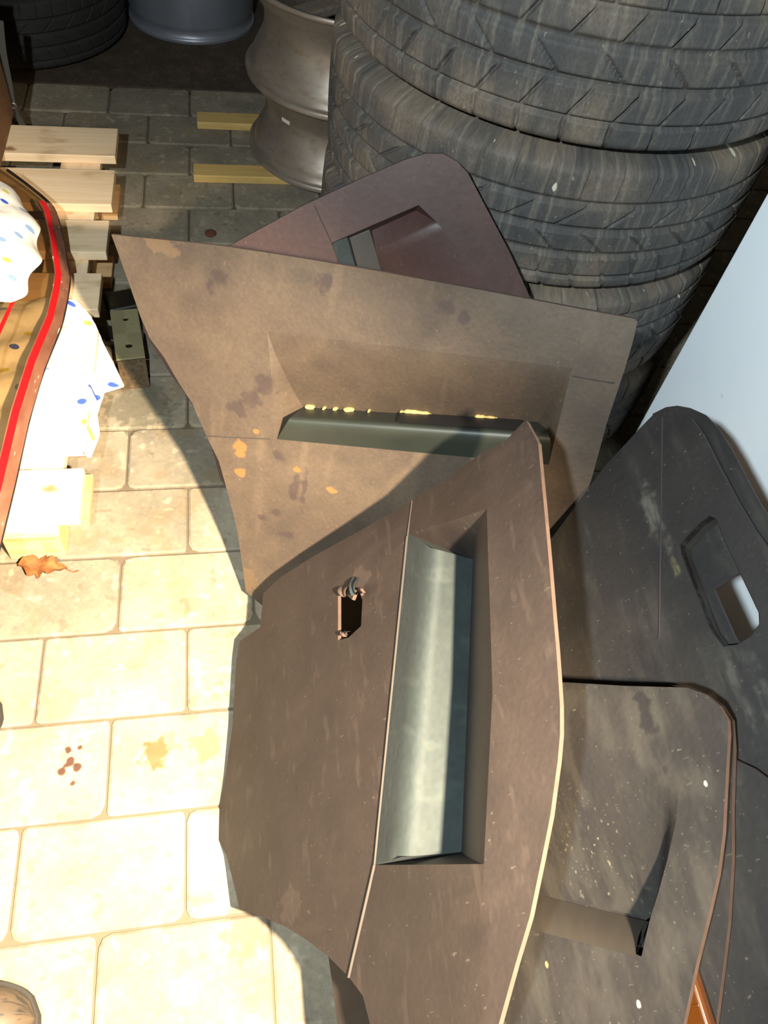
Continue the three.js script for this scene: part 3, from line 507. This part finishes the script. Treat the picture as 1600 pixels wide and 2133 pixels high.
// panel standing at the back, its face to the viewer, leaning on the tyres
{
  const S = SHAPES.A, { t, L } = panelThing('door_panel', 'large brown door panel with a dark green armrest, standing across the foot of the tyre stack', S);
  const uvm = (x, y) => [(x - A_ST.u0) / A_ST.w, (y - A_ST.v0) / A_ST.h];
  const hf = (x, y) => 0.004 * Math.sin(x * 9 + 1) * sstep(0.1, 0.5, y) + 0.003 * (fbm(x * 9, y * 9, 2, 4) - 0.5);
  const T = S.T.map(L), I = S.I.map(L), M = S.M.map(L), Bo = S.Bo.map(L);
  const b = boardGeo(S.out.map(L), [[T[0], T[1], Bo[1], Bo[0]].map(p => [p[0], p[1]])], (x, y) => {
    // flat round the armrest so that the inlay meets it
    const d = Math.max(0, Math.max(-0.07 - x, x - 0.35, 0.28 - y, y - 0.54)); return hf(x, y) * sstep(0, 0.06, d); }, 0.005, 0.012, uvm, []);
  part('board', b.face, aMat, t); part('board_edge', b.rim, edgeMat, t, 'bare fibreboard edge');
  armrest(t, T, I, M, Bo, aMat, tealDarkMat, uvm);
  part('crease', stripGeo(densify([L([-0.1185, 0.268]), L([-0.0163, 0.3004])], 0.01).slice(0, 11), 0.0009, () => 0, 0.0008), seamMat, t);
  part('crease', stripGeo([[0.3236, 0.512], [0.345, 0.515], [0.372, 0.519]], 0.0009, () => 0, 0.0007), seamMat, t);
  // torn foam showing along the inner line of the ledge
  for (const [s, w, h] of [[0.035, 0.012, 0.006], [0.1, 0.004, 0.003], [0.15, 0.006, 0.003], [0.21, 0.012, 0.005], [0.3, 0.003, 0.003], [0.44, 0.004, 0.006], [0.49, 0.026, 0.011], [0.53, 0.018, 0.008], [0.77, 0.014, 0.008], [0.81, 0.016, 0.006]]) {
    const q = l3(I[0], I[1], s), g = new THREE.IcosahedronGeometry(1, 3), p = g.attributes.position;
    for (let i = 0; i < p.count; i++) { const x = p.getX(i), y = p.getY(i), z = p.getZ(i), k = 0.75 + 0.5 * fbm(x * 3 + s * 40, y * 3 + z * 2, 3, 8); p.setXYZ(i, x * w * 0.6 * k, y * h * 0.55 * k, z * 0.006 * k); }
    g.computeVertexNormals(); g.rotateZ(0.27); g.translate(q[0], q[1] + 0.003, q[2] + 0.004); part('foam_remnant', g, foamMat, t, 'torn yellow foam');
  }
  // second dark strip laid on the right half of the ledge
  const pad = gridGeo(24, 4, (s, k) => { const u = lerp(0.43, 0.93, s), i = l3(I[0], I[1], u), m = l3(M[0], M[1], u), q = l3(i, m, lerp(0.1, 0.92, k)); return [q[0], q[1] + 0.0035, q[2]]; });
  part('ledge_pad', pad, plasticBlack, t, 'black strip on the ledge');
}
// the near panel, leaning to the right
{
  const S = SHAPES.B, { t, L } = panelThing('door_panel', 'nearest large brown door panel with a torn hole beside its grey-green armrest', S);
  const uvm = (x, y) => [(x + 0.45) / 0.75, (y + 0.1) / 0.75];
  const T = S.T.map(L), I = S.I.map(L), M = S.M.map(L), Bo = S.Bo.map(L);
  // the upper flange stands proud of the lower face, ramping up across the armrest
  const at = (a, c, x) => lerp(a[1], c[1], (x - a[0]) / (c[0] - a[0]));
  const ramp = (x, y) => { const vb = at(Bo[0], Bo[1], x), vt = at(T[0], T[2], x); return S.HB * clamp((y - vb) / (vt - vb)); };
  const wave = (x, y) => 0.003 * (fbm(x * 8, y * 8, 2, 14) - 0.5) - 0.006 * sstep(0.1, -0.06, y);
  const b = boardGeo(S.out.map(L), [[T[0], T[1], T[2], Bo[1], Bo[0]].map(p => [p[0], p[1]]), S.hole.map(L)], (x, y) => {
    const d = Math.max(0, Math.max(-0.345 - x, x - 0.055, 0.255 - y, y - 0.52)); return ramp(x, y) + wave(x, y) * sstep(0, 0.05, d); }, 0.005, 0.01, uvm, [1]);
  part('board', b.face, bMat, t); part('board_edge', b.rim, edgeMat, t, 'bare tan fibreboard edge');
  armrest(t, T, I, M, Bo, bMat, tealMat, uvm, bMat, 1.15);
  const Q = S.seam.map(L), ln = (a, c) => Array.from({ length: 9 }, (_, i) => [lerp(a[0], c[0], i / 8), lerp(a[1], c[1], i / 8)]);
  part('seam', stripGeo(ln(Q[0], Q[1]), 0.0013, () => 0, 0.0012), seamMat, t); part('seam', stripGeo(ln(Q[2], Q[3]), 0.0013, () => 0.001, 0.0012), seamMat, t);
  part('seam', stripGeo(ln(Q[0], Q[2]), 0.0011, () => 0.0008, 0.0012), seamMat, t);
  // curled torn card around the hole
  const flap = (pts) => gridGeo(6, 6, (s, k) => { const a = l3(pts[0], pts[1], s), c = l3(pts[3], pts[2], s), q = l3(a, c, k); return [q[0], q[1], q[2] + 0.006 * Math.sin(k * 2.6) + 0.002 * Math.sin(s * 9)]; });
  const hp = (u, v, h) => { const q = L([u, v]); return [q[0], q[1], h]; };
  part('torn_flap', flap([hp(0.327, 0.243, 0.001), hp(0.318, 0.27, 0.001), hp(0.303, 0.262, 0.002), hp(0.309, 0.25, 0.001)]), edgeMat, t, 'torn pale card flap');
  part('torn_flap', flap([hp(0.326, 0.272, 0.001), hp(0.318, 0.288, 0.003), hp(0.297, 0.284, 0.004), hp(0.299, 0.27, 0.001)]), tealMat, t, 'torn greyish flap');
  part('torn_flap', flap([hp(0.262, 0.25, 0.001), hp(0.256, 0.262, 0.001), hp(0.25, 0.262, 0.003), hp(0.252, 0.25, 0.002)]), edgeMat, t, 'curled bit of card');
  part('torn_flap', flap([hp(0.3, 0.288, 0.001), hp(0.289, 0.291, 0.002), hp(0.287, 0.297, 0.003), hp(0.298, 0.296, 0.001)]), edgeMat, t, 'curled bit of card');
}
// small panel with a rounded corner leaning on the tyres behind the big one
{
  const S = SHAPES.D, { t, L } = panelThing('door_panel', 'dark maroon panel with a rounded corner, leaning on the tyres behind the large panel', S);
  const o = S.out.slice(0, 13).concat([[0.34, 0.12], [0.29, 0.004], [-0.08, 0.004]], S.out.slice(13)).map(L), hz = (x, y) => 0.002 * Math.sin(x * 14) - 0.012 * sstep(0.56, 0.66, y + Math.abs(x - 0.11) * -0.2);
  const Q = S.Q.map(L), b = boardGeo(o, [Q.slice(0, 5).map(p => [p[0], p[1]])], () => 0, 0.005, 0.012, undefined, []), uvp = (s, k, p) => [p[0], p[1]];
  part('board', b.face, dMat, t); part('board_edge', b.rim, darkEdgeMat, t);
  // hollow: deep along its upper left side, rising to the face on the right
  part('hollow', gridGeo(24, 20, (s, k) => { const l = l3(Q[5], Q[7], k), r = k < 0.25 ? l3(Q[6], Q[2], k * 4) : l3(Q[2], Q[3], (k - 0.25) / 0.75), p = l3(l, r, s); return [p[0], p[1], lerp(r[2], -0.05, Math.pow(1 - s, 1.6))]; }, uvp), dMat, t);
  part('hollow_side', mergeGeometries([gridGeo(24, 4, (s, k) => { const f = l3(Q[5], Q[6], s); return l3(l3(Q[0], Q[1], s), [f[0], f[1], lerp(Q[6][2], -0.05, Math.pow(1 - s, 1.6))], k); }, uvp), gridGeo(6, 4, (s, k) => l3(l3(Q[1], Q[2], s), l3(Q[6], Q[2], s), k), uvp), gridGeo(10, 4, (s, k) => l3(l3(Q[0], Q[4], s), l3(Q[5], Q[7], s), k), uvp)]), dMat, t);
  const slab = (q, z0, z1) => { const p = q.map(L), sh = new THREE.Shape(p.map(a => new THREE.Vector2(a[0], a[1]))); const g = new THREE.ExtrudeGeometry(sh, { depth: z1 - z0 - 0.006, bevelSize: 0.003, bevelThickness: 0.003, bevelSegments: 3 }); g.translate(0, 0, z0 + 0.003); return g; };
  part('armrest_ledge', slab(S.bar, -0.05, -0.022), wornBarMat, t, 'tan worn armrest bar'); part('ledge_end', slab(S.cap, -0.05, -0.006), tealMat, t, 'grey-green end of the armrest');
  const q = S.line.map(L); part('crease', stripGeo([q[0], [lerp(q[0][0], q[1][0], 0.5), lerp(q[0][1], q[1][1], 0.5)], q[1]], 0.0009, () => 0, 0.0008), seamMat, t);
}
// plain or slotted panels leaning one behind the other on the right
function plainPanel(label, S, extra, mat, { holes = [], name = 'door_panel', rimMat: rm = edgeMat, bend = () => 0, thick = 0.005, inlay = false, uvMap } = {}) {
  const { t, L } = panelThing(name, label, S);
  const b = boardGeo(S.out.concat(extra).map(L), holes.map(h => h.map(L)), bend, thick, 0.012, uvMap, inlay ? [] : null);
  part('board', b.face, mat, t); part('board_edge', b.rim, rm, t, 'bare tan edge'); return { t, L };
}
const tail = (a) => [[a, 0.4], [-0.12, 0.22], [0.02, 0.012], [0.22, 0.012], [0.25, 0.2], [0.19, 0.35]];
{
  const eUV = (x, y) => [(x + 0.35) / 0.75, y / 0.75], S = SHAPES.E, T = S.T, I = S.I, M = S.M, ex = tail(-0.21);
  const hole = [T[0], T[1], ...S.R.slice(1), M[1], M[0]].map(p => [p[0], p[1]]);
  const { t, L } = plainPanel('greyish brown panel with rounded corner and armrest hollow, just right of the nearest panel', S, ex, eMat, { holes: [hole], inlay: true, uvMap: eUV });
  const uvm = (x, y) => [x, y], Tl = T.map(L), Il = I.map(L), Ml = M.map(L), R = S.R.map(p => L(p));
  const side = [Tl[1].slice(0, 2), ...R.slice(1)], m = side.length - 1, sideAt = (k) => { const f = k * m, i = Math.min(m - 1, Math.floor(f)); return [lerp(side[i][0], side[i + 1][0], f - i), lerp(side[i][1], side[i + 1][1], f - i), 0]; };
  part('hollow', gridGeo(48, 24, (s, k) => { const p = l3(l3(Tl[0], Il[0], k), sideAt(k), s); return [p[0], p[1], Il[0][2] * Math.pow(k, 1.2) * (1 - sstep(0.93, 1, s))]; }, (s, k, p) => eUV(p[0], p[1])), eMat, t);
  part('armrest_ledge', gridGeo(20, 6, (s, k) => { const a = l3(Il[0], Il[1], s), b = l3(Ml[0], Ml[1], s), q = l3(a, b, k); return [q[0], q[1], q[2] + 0.004 * Math.sin(k * Math.PI)]; }, (s, k) => [s * 0.2, k * 0.06]), wornBarMat, t, 'worn grey armrest ledge');
  const e = side[m]; part('ledge_end', gridGeo(4, 4, (s, k) => l3(l3(Il[1], Ml[1], s), [e[0], e[1], 0.001], k)), tealMat, t, 'bluish grey end of the armrest');
}
plainPanel('thin panel directly behind the greyish panel, only its pale edge showing', SHAPES.E2, tail(-0.215), gMat);
plainPanel('dark panel at the right border, low behind the pale-edged pair', SHAPES.F, [[-0.2, 0.3], [-0.1, 0.06], [0.2, 0.06], [0.2, 0.3]], gMat);
{
  const S = SHAPES.C, { t, L } = plainPanel('dusty dark panel with a long grip slot, leaning at the right border', S, [[-0.02, 0.68], [-0.1, 0.64], [-0.12, 0.5], [0.02, 0.09], [0.27, 0.09], [0.31, 0.3]], cMat, { holes: [S.slot], thick: 0.009, rimMat: darkEdgeMat, uvMap: (x, y) => [(x + 0.55) / 0.75, y / 0.75] });
  // moulded lip lining the slot
  const ring = densify(S.slot.map(L), 0.004), n = ring.length;
  part('slot_lip', gridGeo(n, 3, (s, k) => { const p = ring[Math.round(s * n) % n]; return [p[0], p[1], lerp(0.0022, -0.019, k)]; }, (s, k) => [s * 0.4, k * 0.05]), wornBarMat, t, 'tan lip lining the grip slot');
  const q = S.seam.map(L); part('crease', stripGeo(Array.from({ length: 8 }, (_, i) => [lerp(q[0][0], q[1][0], i / 7), lerp(q[0][1], q[1][1], i / 7)]), 0.0014, () => 0, 0.0009), darkEdgeMat, t);
}
plainPanel('second slotted panel close behind the dusty one with the grip slot', SHAPES.C2, [[0.06, 0.5], [0.07, 0.11], [0.28, 0.11], [0.32, 0.3]], gMat, { holes: [SHAPES.C2.slot], rimMat: darkEdgeMat });
plainPanel('brown panel peeking out below the curved lower edge of the nearest panel', SHAPES.G, [[0.02, 0.06], [0.08, -0.03], [0.2, -0.03], [0.12, 0.25]], bMat.clone(), {});

// ---------------------------------------------------------------- pale blue-white board on the right
{
  const t = thing('white_board', 'tall pale blue-white smooth board standing upright beside the tyres', 'board');
  const g = box(1.5, 1.15, 0.028, 0.75, 0.576, -0.014, 0.003); part('sheet', g, panelWhiteMat, t);
  t.position.set(0.838, 0, -0.735); t.rotation.y = -1.5;
}
// amber lamp lens lying between the two pale-edged panels
{
  const t = thing('lamp_lens', 'small orange lamp lens wedged between the two pale-edged panels', 'lamp lens');
  part('lens', new RoundedBoxGeometry(0.014, 0.03, 0.075, 3, 0.005), amberMat, t);
  for (let i = 0; i < 4; i++) { const g = box(0.0155, 0.024, 0.003, 0, 0, -0.03 + i * 0.02, 0.001); part('lens_rib', g, amberMat, t); }
  t.position.set(0.441, 0.393, 0.167); t.rotation.set(0, 0, -0.575);
}
// ---------------------------------------------------------------- on the pallet
{ // clear bent acrylic car window with a red-lined rim
  const S = SHAPES.W, t = thing('car_window', 'clear bent plastic car window with a red-striped rim, lying on the pallet', 'car window');
  const x = V(...S.d), u = V(...S.u), z = new THREE.Vector3().crossVectors(x, u);
  t.quaternion.setFromRotationMatrix(new THREE.Matrix4().makeBasis(x, u, z)); t.position.set(...S.o);
  const E = S.edge.map(p => [p[0], p[1]]), sag = (a, b) => -0.016 + 0.02 * sstep(0.03, 0.25, b) - 0.022 * (1 - sstep(0.05, 0.12, b)) + 0.0 * a;
  const inner = (k) => E.slice(2).map((p, i, E) => { const a = E[Math.max(0, i - 1)], b = E[Math.min(E.length - 1, i + 1)], L = Math.hypot(b[0] - a[0], b[1] - a[1]); let nx = -(b[1] - a[1]) / L, ny = (b[0] - a[0]) / L; if (ny < 0) { nx = -nx; ny = -ny; } return [p[0] + nx * k, p[1] + ny * k]; });
  const glass = boardGeo(E.concat([[-0.603, 0.6], [0.345, 0.6]]), [], sag, 0.004, 0.02);
  part('pane', mergeGeometries([glass.face, glass.rim]), glassMat, t, 'clear plastic pane');
  const strip = (k0, k1, lift, th) => { const a = inner(k0), b = inner(k1), n = a.length - 1; const c = (arr, s) => { const q = s * n, i = Math.min(n - 1, Math.floor(q)); return [lerp(arr[i][0], arr[i + 1][0], q - i), lerp(arr[i][1], arr[i + 1][1], q - i)]; };
    const P = (s, k, dz) => { const p = c(a, s), r = c(b, s), q = [lerp(p[0], r[0], k), lerp(p[1], r[1], k)]; return [q[0], q[1], sag(q[0], q[1]) + lift + dz]; };
    return mergeGeometries([gridGeo(60, 3, (s, k) => P(s, k, 0), (s, k) => [s, k * 0.3]), gridGeo(60, 3, (s, k) => P(s, k, -th), (s, k) => [s, k * 0.3]), gridGeo(60, 1, (s, k) => P(s, 0, -th * k)), gridGeo(60, 1, (s, k) => P(s, 1, -th * k))]); };
  part('rim_band', strip(-0.001, 0.026, 0.001, 0.008), bandMat, t, 'speckled brown rim');
  part('red_stripe', strip(0.014, 0.024, 0.0022, 0.002), redMat, t, 'bright red stripe');
  part('red_stripe', strip(0.075, 0.081, 0.0022, 0.002), redMat, t, 'faint inner red stripe');
  part('rim_seal', new THREE.TubeGeometry(new THREE.CatmullRomCurve3(E.map(p => V(p[0], p[1], sag(p[0], p[1]) - 0.004))), 90, 0.003, 6), plasticBlack, t, 'black rubber seal');
}
function cloth(name, label, fn, nu, nv, size) {
  const t = thing(name, label, 'cloth', 'dotted cloths');
  const top = gridGeo(nu, nv, fn, (s, k) => [s * size[0], k * size[1]]);
  const low = top.clone(), p = low.attributes.position, n = top.attributes.normal; for (let i = 0; i < p.count; i++) p.setXYZ(i, p.getX(i) - n.getX(i) * 0.0015, p.getY(i) - n.getY(i) * 0.0015, p.getZ(i) - n.getZ(i) * 0.0015);
  part('fabric', mergeGeometries([top, low]), clothMat, t); return t;
}
// lower cloth: spread under the window, falling over the right edge of the pallet, one corner pulled out
{
  const prof = [[-1.06, -0.2, 0.1], [-1.03, -0.175, 0.11], [-0.98, -0.15, 0.085], [-0.93, -0.128, 0.075], [-0.885, -0.108, 0.052], [-0.872, -0.118, 0.06], [-0.855, -0.138, 0.07], [-0.8, -0.147, 0.07], [-0.77, -0.143, 0.055], [-0.745, -0.146, 0.06], [-0.7, -0.149, 0.075], [-0.68, -0.16, 0.1]];
  const edgeAt = (z) => { for (let i = 0; i < prof.length - 1; i++) if (z <= prof[i + 1][0]) { const k = clamp((z - prof[i][0]) / (prof[i + 1][0] - prof[i][0])); return l3(prof[i], prof[i + 1], k); } return prof[prof.length - 1]; };
  cloth('dotted_cloth', 'white dotted cloth hanging over the pallet edge under the window rim', (s, k) => {
    const z = lerp(-1.06, -0.68, k), e = edgeAt(z), x0 = lerp(-0.42, -0.42, k);
    const x = lerp(x0, e[1], s), out = sstep(-0.168, -0.14, x), flat = 0.106 + 0.012 * (fbm(x * 24, z * 24, 3, 5) - 0.3) + 0.004 * Math.sin(z * 70 + x * 30);
    const y = lerp(flat, e[2], sstep(0.72, 1, s) * sstep(0.104, 0.09, e[2]));
    return [x, Math.max(y, x < -0.155 ? 0.1035 : 0.004), z + 0.006 * (vnoise(x * 30, z * 20, 4) - 0.5) * s];
  }, 60, 90, [0.24, 0.38]);
}
// upper cloth: a bunched heap lying on the window
cloth('dotted_cloth', 'white dotted cloth heaped on top of the plastic window at the left border', (s, k) => {
  const z = lerp(-1.3, -0.96, k), half = Math.sqrt(clamp(1 - Math.pow((k - 0.62) / 0.66, 2), 0.02, 1));
  const xr = lerp(-0.42, -0.25, Math.pow(half, 0.9)) + 0.006 * Math.sin(k * 22), x = lerp(-0.62, xr, s);
  const gl = 0.162 + (-0.2 - x) * 0.255, h = 0.045 * Math.sqrt(Math.max(0, 1 - Math.pow(s, 6))) * (0.7 + 0.5 * fbm(x * 14, z * 14, 3, 6)) * sstep(0, 0.1, k) * sstep(1, 0.9, k);
  return [x, gl + h + 0.004 * Math.sin(z * 60 + x * 40) * s, z];
}, 60, 80, [0.4, 0.42]);
{ // cardboard box standing on the pallet
  const t = thing('cardboard_box', 'brown cardboard box on the far corner of the pallet at the left border', 'box');
  part('carton', box(0.3, 0.26, 0.255, -0.538, 0.2305, -1.6, 0.002), cardMat, t);
  part('flap', box(0.15, 0.003, 0.25, -0.46, 0.362, -1.6), cardMat, t); part('flap', box(0.15, 0.003, 0.25, -0.615, 0.362, -1.6), cardMat, t);
  const s = thing('metal_strap', 'thin bent grey metal strap beside the cardboard box', 'strap');
  const pts = [[-0.374, 0.289, -1.755], [-0.383, 0.229, -1.752], [-0.388, 0.159, -1.75], [-0.392, 0.105, -1.748], [-0.38, 0.055, -1.748], [-0.374, 0.004, -1.74]];
  const c = new THREE.CatmullRomCurve3(pts.map(p => V(...p)));
  part('strip', gridGeo(40, 1, (q, k) => { const p = c.getPoint(q); return [p.x + (k - 0.5) * 0.016, p.y, p.z + (k - 0.5) * 0.004]; }), steelMat, s);
  const r = new THREE.TorusGeometry(0.006, 0.0025, 8, 16); r.translate(-0.389, 0.11, -1.744); part('eyelet', r, steelMat, s);
}
{ // hinge-like bracket half hidden under the panel tip
  const t = thing('metal_bracket', 'rusty metal bracket with bolt holes lying beside the pallet', 'bracket');
  const plate = new THREE.Shape(); plate.moveTo(-0.026, -0.07); plate.lineTo(0.026, -0.07); plate.lineTo(0.026, 0.07); plate.lineTo(-0.026, 0.07); plate.closePath();
  for (const [x, y, r] of [[0.001, 0.042, 0.0062], [0.013, 0.027, 0.003], [-0.002, 0.0, 0.003], [0.0, -0.035, 0.0075]]) { const h = new THREE.Path(); h.absarc(x, y, r, 0, Math.PI * 2, true); plate.holes.push(h); }
  const g = new THREE.ExtrudeGeometry(plate, { depth: 0.003, bevelEnabled: true, bevelSize: 0.0008, bevelThickness: 0.0008, bevelSegments: 2, curveSegments: 16 }); g.rotateX(-Math.PI / 2); g.rotateY(0.14); g.translate(-0.114, 0.03, -1.05); part('plate', g, zincMat, t, 'olive zinc plated plate');
  const f = box(0.052, 0.003, 0.055, 0, 0, 0, 0.0008); f.rotateX(0.55); f.rotateY(0.14); f.translate(-0.1, 0.016, -0.955); part('flange', f, rustMat, t, 'rusty bent flange');
  part('backing', box(0.05, 0.027, 0.11, -0.112, 0.014, -1.05, 0.004), blackMat, t, 'black steel body');
  const a1 = box(0.09, 0.028, 0.06, 0, 0, 0, 0.008); a1.rotateY(0.3); a1.translate(-0.12, 0.0145, -1.165); part('arm', a1, blackMat, t);
  const a2 = box(0.07, 0.02, 0.045, 0, 0, 0, 0.005); a2.rotateY(-0.1); a2.translate(-0.168, 0.0105, -1.07); part('arm', a2, blackMat, t);
  const pin = new THREE.CylinderGeometry(0.007, 0.007, 0.05, 16); pin.rotateX(Math.PI / 2); pin.translate(-0.075, 0.024, -1.12); part('pin', pin, blackMat, t);
}
{ // dry leaf at the pallet corner
  const t = thing('dry_leaf', 'curled brown dry leaf at the near corner of the pallet', 'leaf');
  const g = gridGeo(24, 12, (s, k) => { const w = 0.019 * Math.sin(Math.PI * Math.pow(s, 0.8)) * (1 + 0.25 * Math.sin(s * 30)), x = (s - 0.5) * 0.075, z = (k - 0.5) * 2 * w; return [x, 0.004 + 0.011 * Math.abs(k - 0.5) * 2 * (0.6 + 0.4 * Math.sin(s * 11)) + 0.003 * Math.sin(s * 14), z]; });
  part('blade', g, leafMat, t); part('leaf_stalk', tube([[0.035, 0.005, 0], [0.046, 0.003, 0.004], [0.055, 0.0035, 0.001]], 0.0009, 10, 5), leafMat, t);
  t.position.set(-0.222, 0.0005, -0.536); t.rotation.y = -0.15;
}
{ // lump of dirt on the pavers
  const t = thing('dirt_clump', 'small rust-brown lump of dirt on the pavers near the maroon panel', 'dirt');
  const g = new THREE.IcosahedronGeometry(0.012, 3), p = g.attributes.position; for (let i = 0; i < p.count; i++) { const k = 0.7 + 0.6 * fbm(p.getX(i) * 160 + 3, p.getY(i) * 160 + p.getZ(i) * 90, 3, 9); p.setXYZ(i, p.getX(i) * k, p.getY(i) * k * 0.5, p.getZ(i) * k); }
  g.computeVertexNormals(); g.translate(0, 0.0045, 0); part('crumb', g, std({ color: 0x5c3420, roughness: 1 }), t); t.position.set(0.047, 0.0008, -1.417);
}
// shoes of whoever stands at the left
function shoe(label, x, z, turn) {
  const t = thing('shoe', label, 'shoe', 'pair of shoes');
  const foot = (s) => 0.034 + 0.014 * sstep(0.4, 0.7, s) , len = 0.27;
  const half = (s) => foot(s) * Math.sqrt(clamp(1 - Math.pow(clamp((s - 0.72) / 0.28), 2.2), 0, 1)) * Math.sqrt(clamp(s / 0.06, 0, 1));
  const hgt = (s) => lerp(0.1, 0.052, sstep(0.25, 0.72, s)) * Math.sqrt(clamp(1 - Math.pow(clamp((s - 0.78) / 0.225), 2.4), 0.0, 1)) * sstep(-0.02, 0.05, s);
  part('upper', gridGeo(48, 24, (s, k) => { const a = Math.PI * k, w = half(s); return [(s - 1) * len, 0.016 + hgt(s) * Math.pow(Math.sin(a), 0.7), -Math.cos(a) * w]; }, (s, k) => [s, k]), leatherMat, t);
  const sh = new THREE.Shape(); const pts = []; for (let i = 0; i <= 40; i++) pts.push([(i / 40 - 1) * (len + 0.004), half(i / 40) + 0.004]);
  pts.forEach((p, i) => i ? sh.lineTo(p[0], p[1]) : sh.moveTo(p[0], p[1])); pts.slice().reverse().forEach(p => sh.lineTo(p[0], -p[1])); sh.closePath();
  const so = new THREE.ExtrudeGeometry(sh, { depth: 0.014, bevelSize: 0.002, bevelThickness: 0.002, bevelSegments: 2 }); so.rotateX(-Math.PI / 2); so.translate(0, 0.0025, 0); part('sole', so, soleMat, t);
  for (let i = 0; i < 4; i++) { const x = -0.158 + i * 0.02, s = 1 + x / len, y = 0.0165 + hgt(s), q = half(s); part('lace', tube([-1, -0.6, 0, 0.6, 1].map(k => [x + 0.003 * k, 0.0165 + (y - 0.0165) * Math.pow(Math.cos(k * 0.72), 0.7), q * Math.sin(k * 0.72)]), 0.0024, 14, 6), soleMat, t); }
  const rimY = 0.016 + hgt(0.22), col = new THREE.TorusGeometry(1, 0.13, 10, 40); col.rotateX(Math.PI / 2); col.scale(0.052, 0.045, 0.03); col.translate(-0.212, rimY - 0.004, 0); part('collar', col, leatherMat, t, 'padded shoe collar');
  const ins = new THREE.CylinderGeometry(1, 1, 0.006, 40); ins.scale(0.05, 1, 0.028); ins.translate(-0.212, rimY - 0.0005, 0); part('lining', ins, soleMat, t, 'dark lining'); 
  t.position.set(x, 0.0008, z); t.rotation.y = turn; return t;
}
shoe('worn brown leather shoe, its toe at the bottom left corner', -0.163, 0.083, 0.12);
shoe('worn brown leather shoe barely entering at the left border, above the corner one', -0.252, -0.284, -0.1);

// ---------------------------------------------------------------- twin work light behind the viewer: halogen head on the right, cool tube head on the left
{
  const t = thing('work_light', 'tripod work light with one warm and one cool head, behind the viewer', 'work light');
  const hub = V(0.06, 1.05, 0.92);
  part('pole', tube([[0.06, 0.35, 0.92], [0.06, 1.42, 0.92]], 0.014, 4, 12), plasticBlack, t);
  for (let k = 0; k < 3; k++) { const a = k * Math.PI * 2 / 3 + Math.PI / 2; part('leg', tube([[0.06, 0.75, 0.92], [0.06 + Math.cos(a) * 0.42, 0.012, 0.92 + Math.sin(a) * 0.42]], 0.011, 4, 10), plasticBlack, t); }
  const head = (pos, aim, glow, size) => {
    const d = aim.clone().sub(pos).normalize(), back = pos.clone().addScaledVector(d, -0.05);
    part('arm', tube([[0.06, 1.36, 0.92], [lerp(0.06, back.x, 0.6), lerp(1.4, back.y, 0.5) + 0.03, lerp(0.92, back.z, 0.55)], back.toArray()], 0.008, 16, 8), plasticBlack, t);
    const h = new THREE.Group(); h.name = 'lamp_head'; h.position.copy(pos).addScaledVector(d, -0.012); h.quaternion.setFromUnitVectors(V(0, 0, 1), d); t.add(h);
    part('housing', box(size * 2.2, size * 1.6, 0.03, 0, 0, -0.022, 0.006), plasticBlack, h);
    part('lens', new THREE.CircleGeometry(size * 0.6, 32).translate(0, 0, -0.004), glow, h, 'glowing lamp lens');
  };
  head(WARM_POS, WARM_AIM, std({ color: 0x111111, emissive: new THREE.Color().setRGB(1, 0.83, 0.6), emissiveIntensity: 4 }), 0.04);
  head(COOL_POS, COOL_AIM, std({ color: 0x111111, emissive: new THREE.Color().setRGB(0.82, 0.95, 1), emissiveIntensity: 3 }), 0.05);
}
renderer.render(scene, camera);
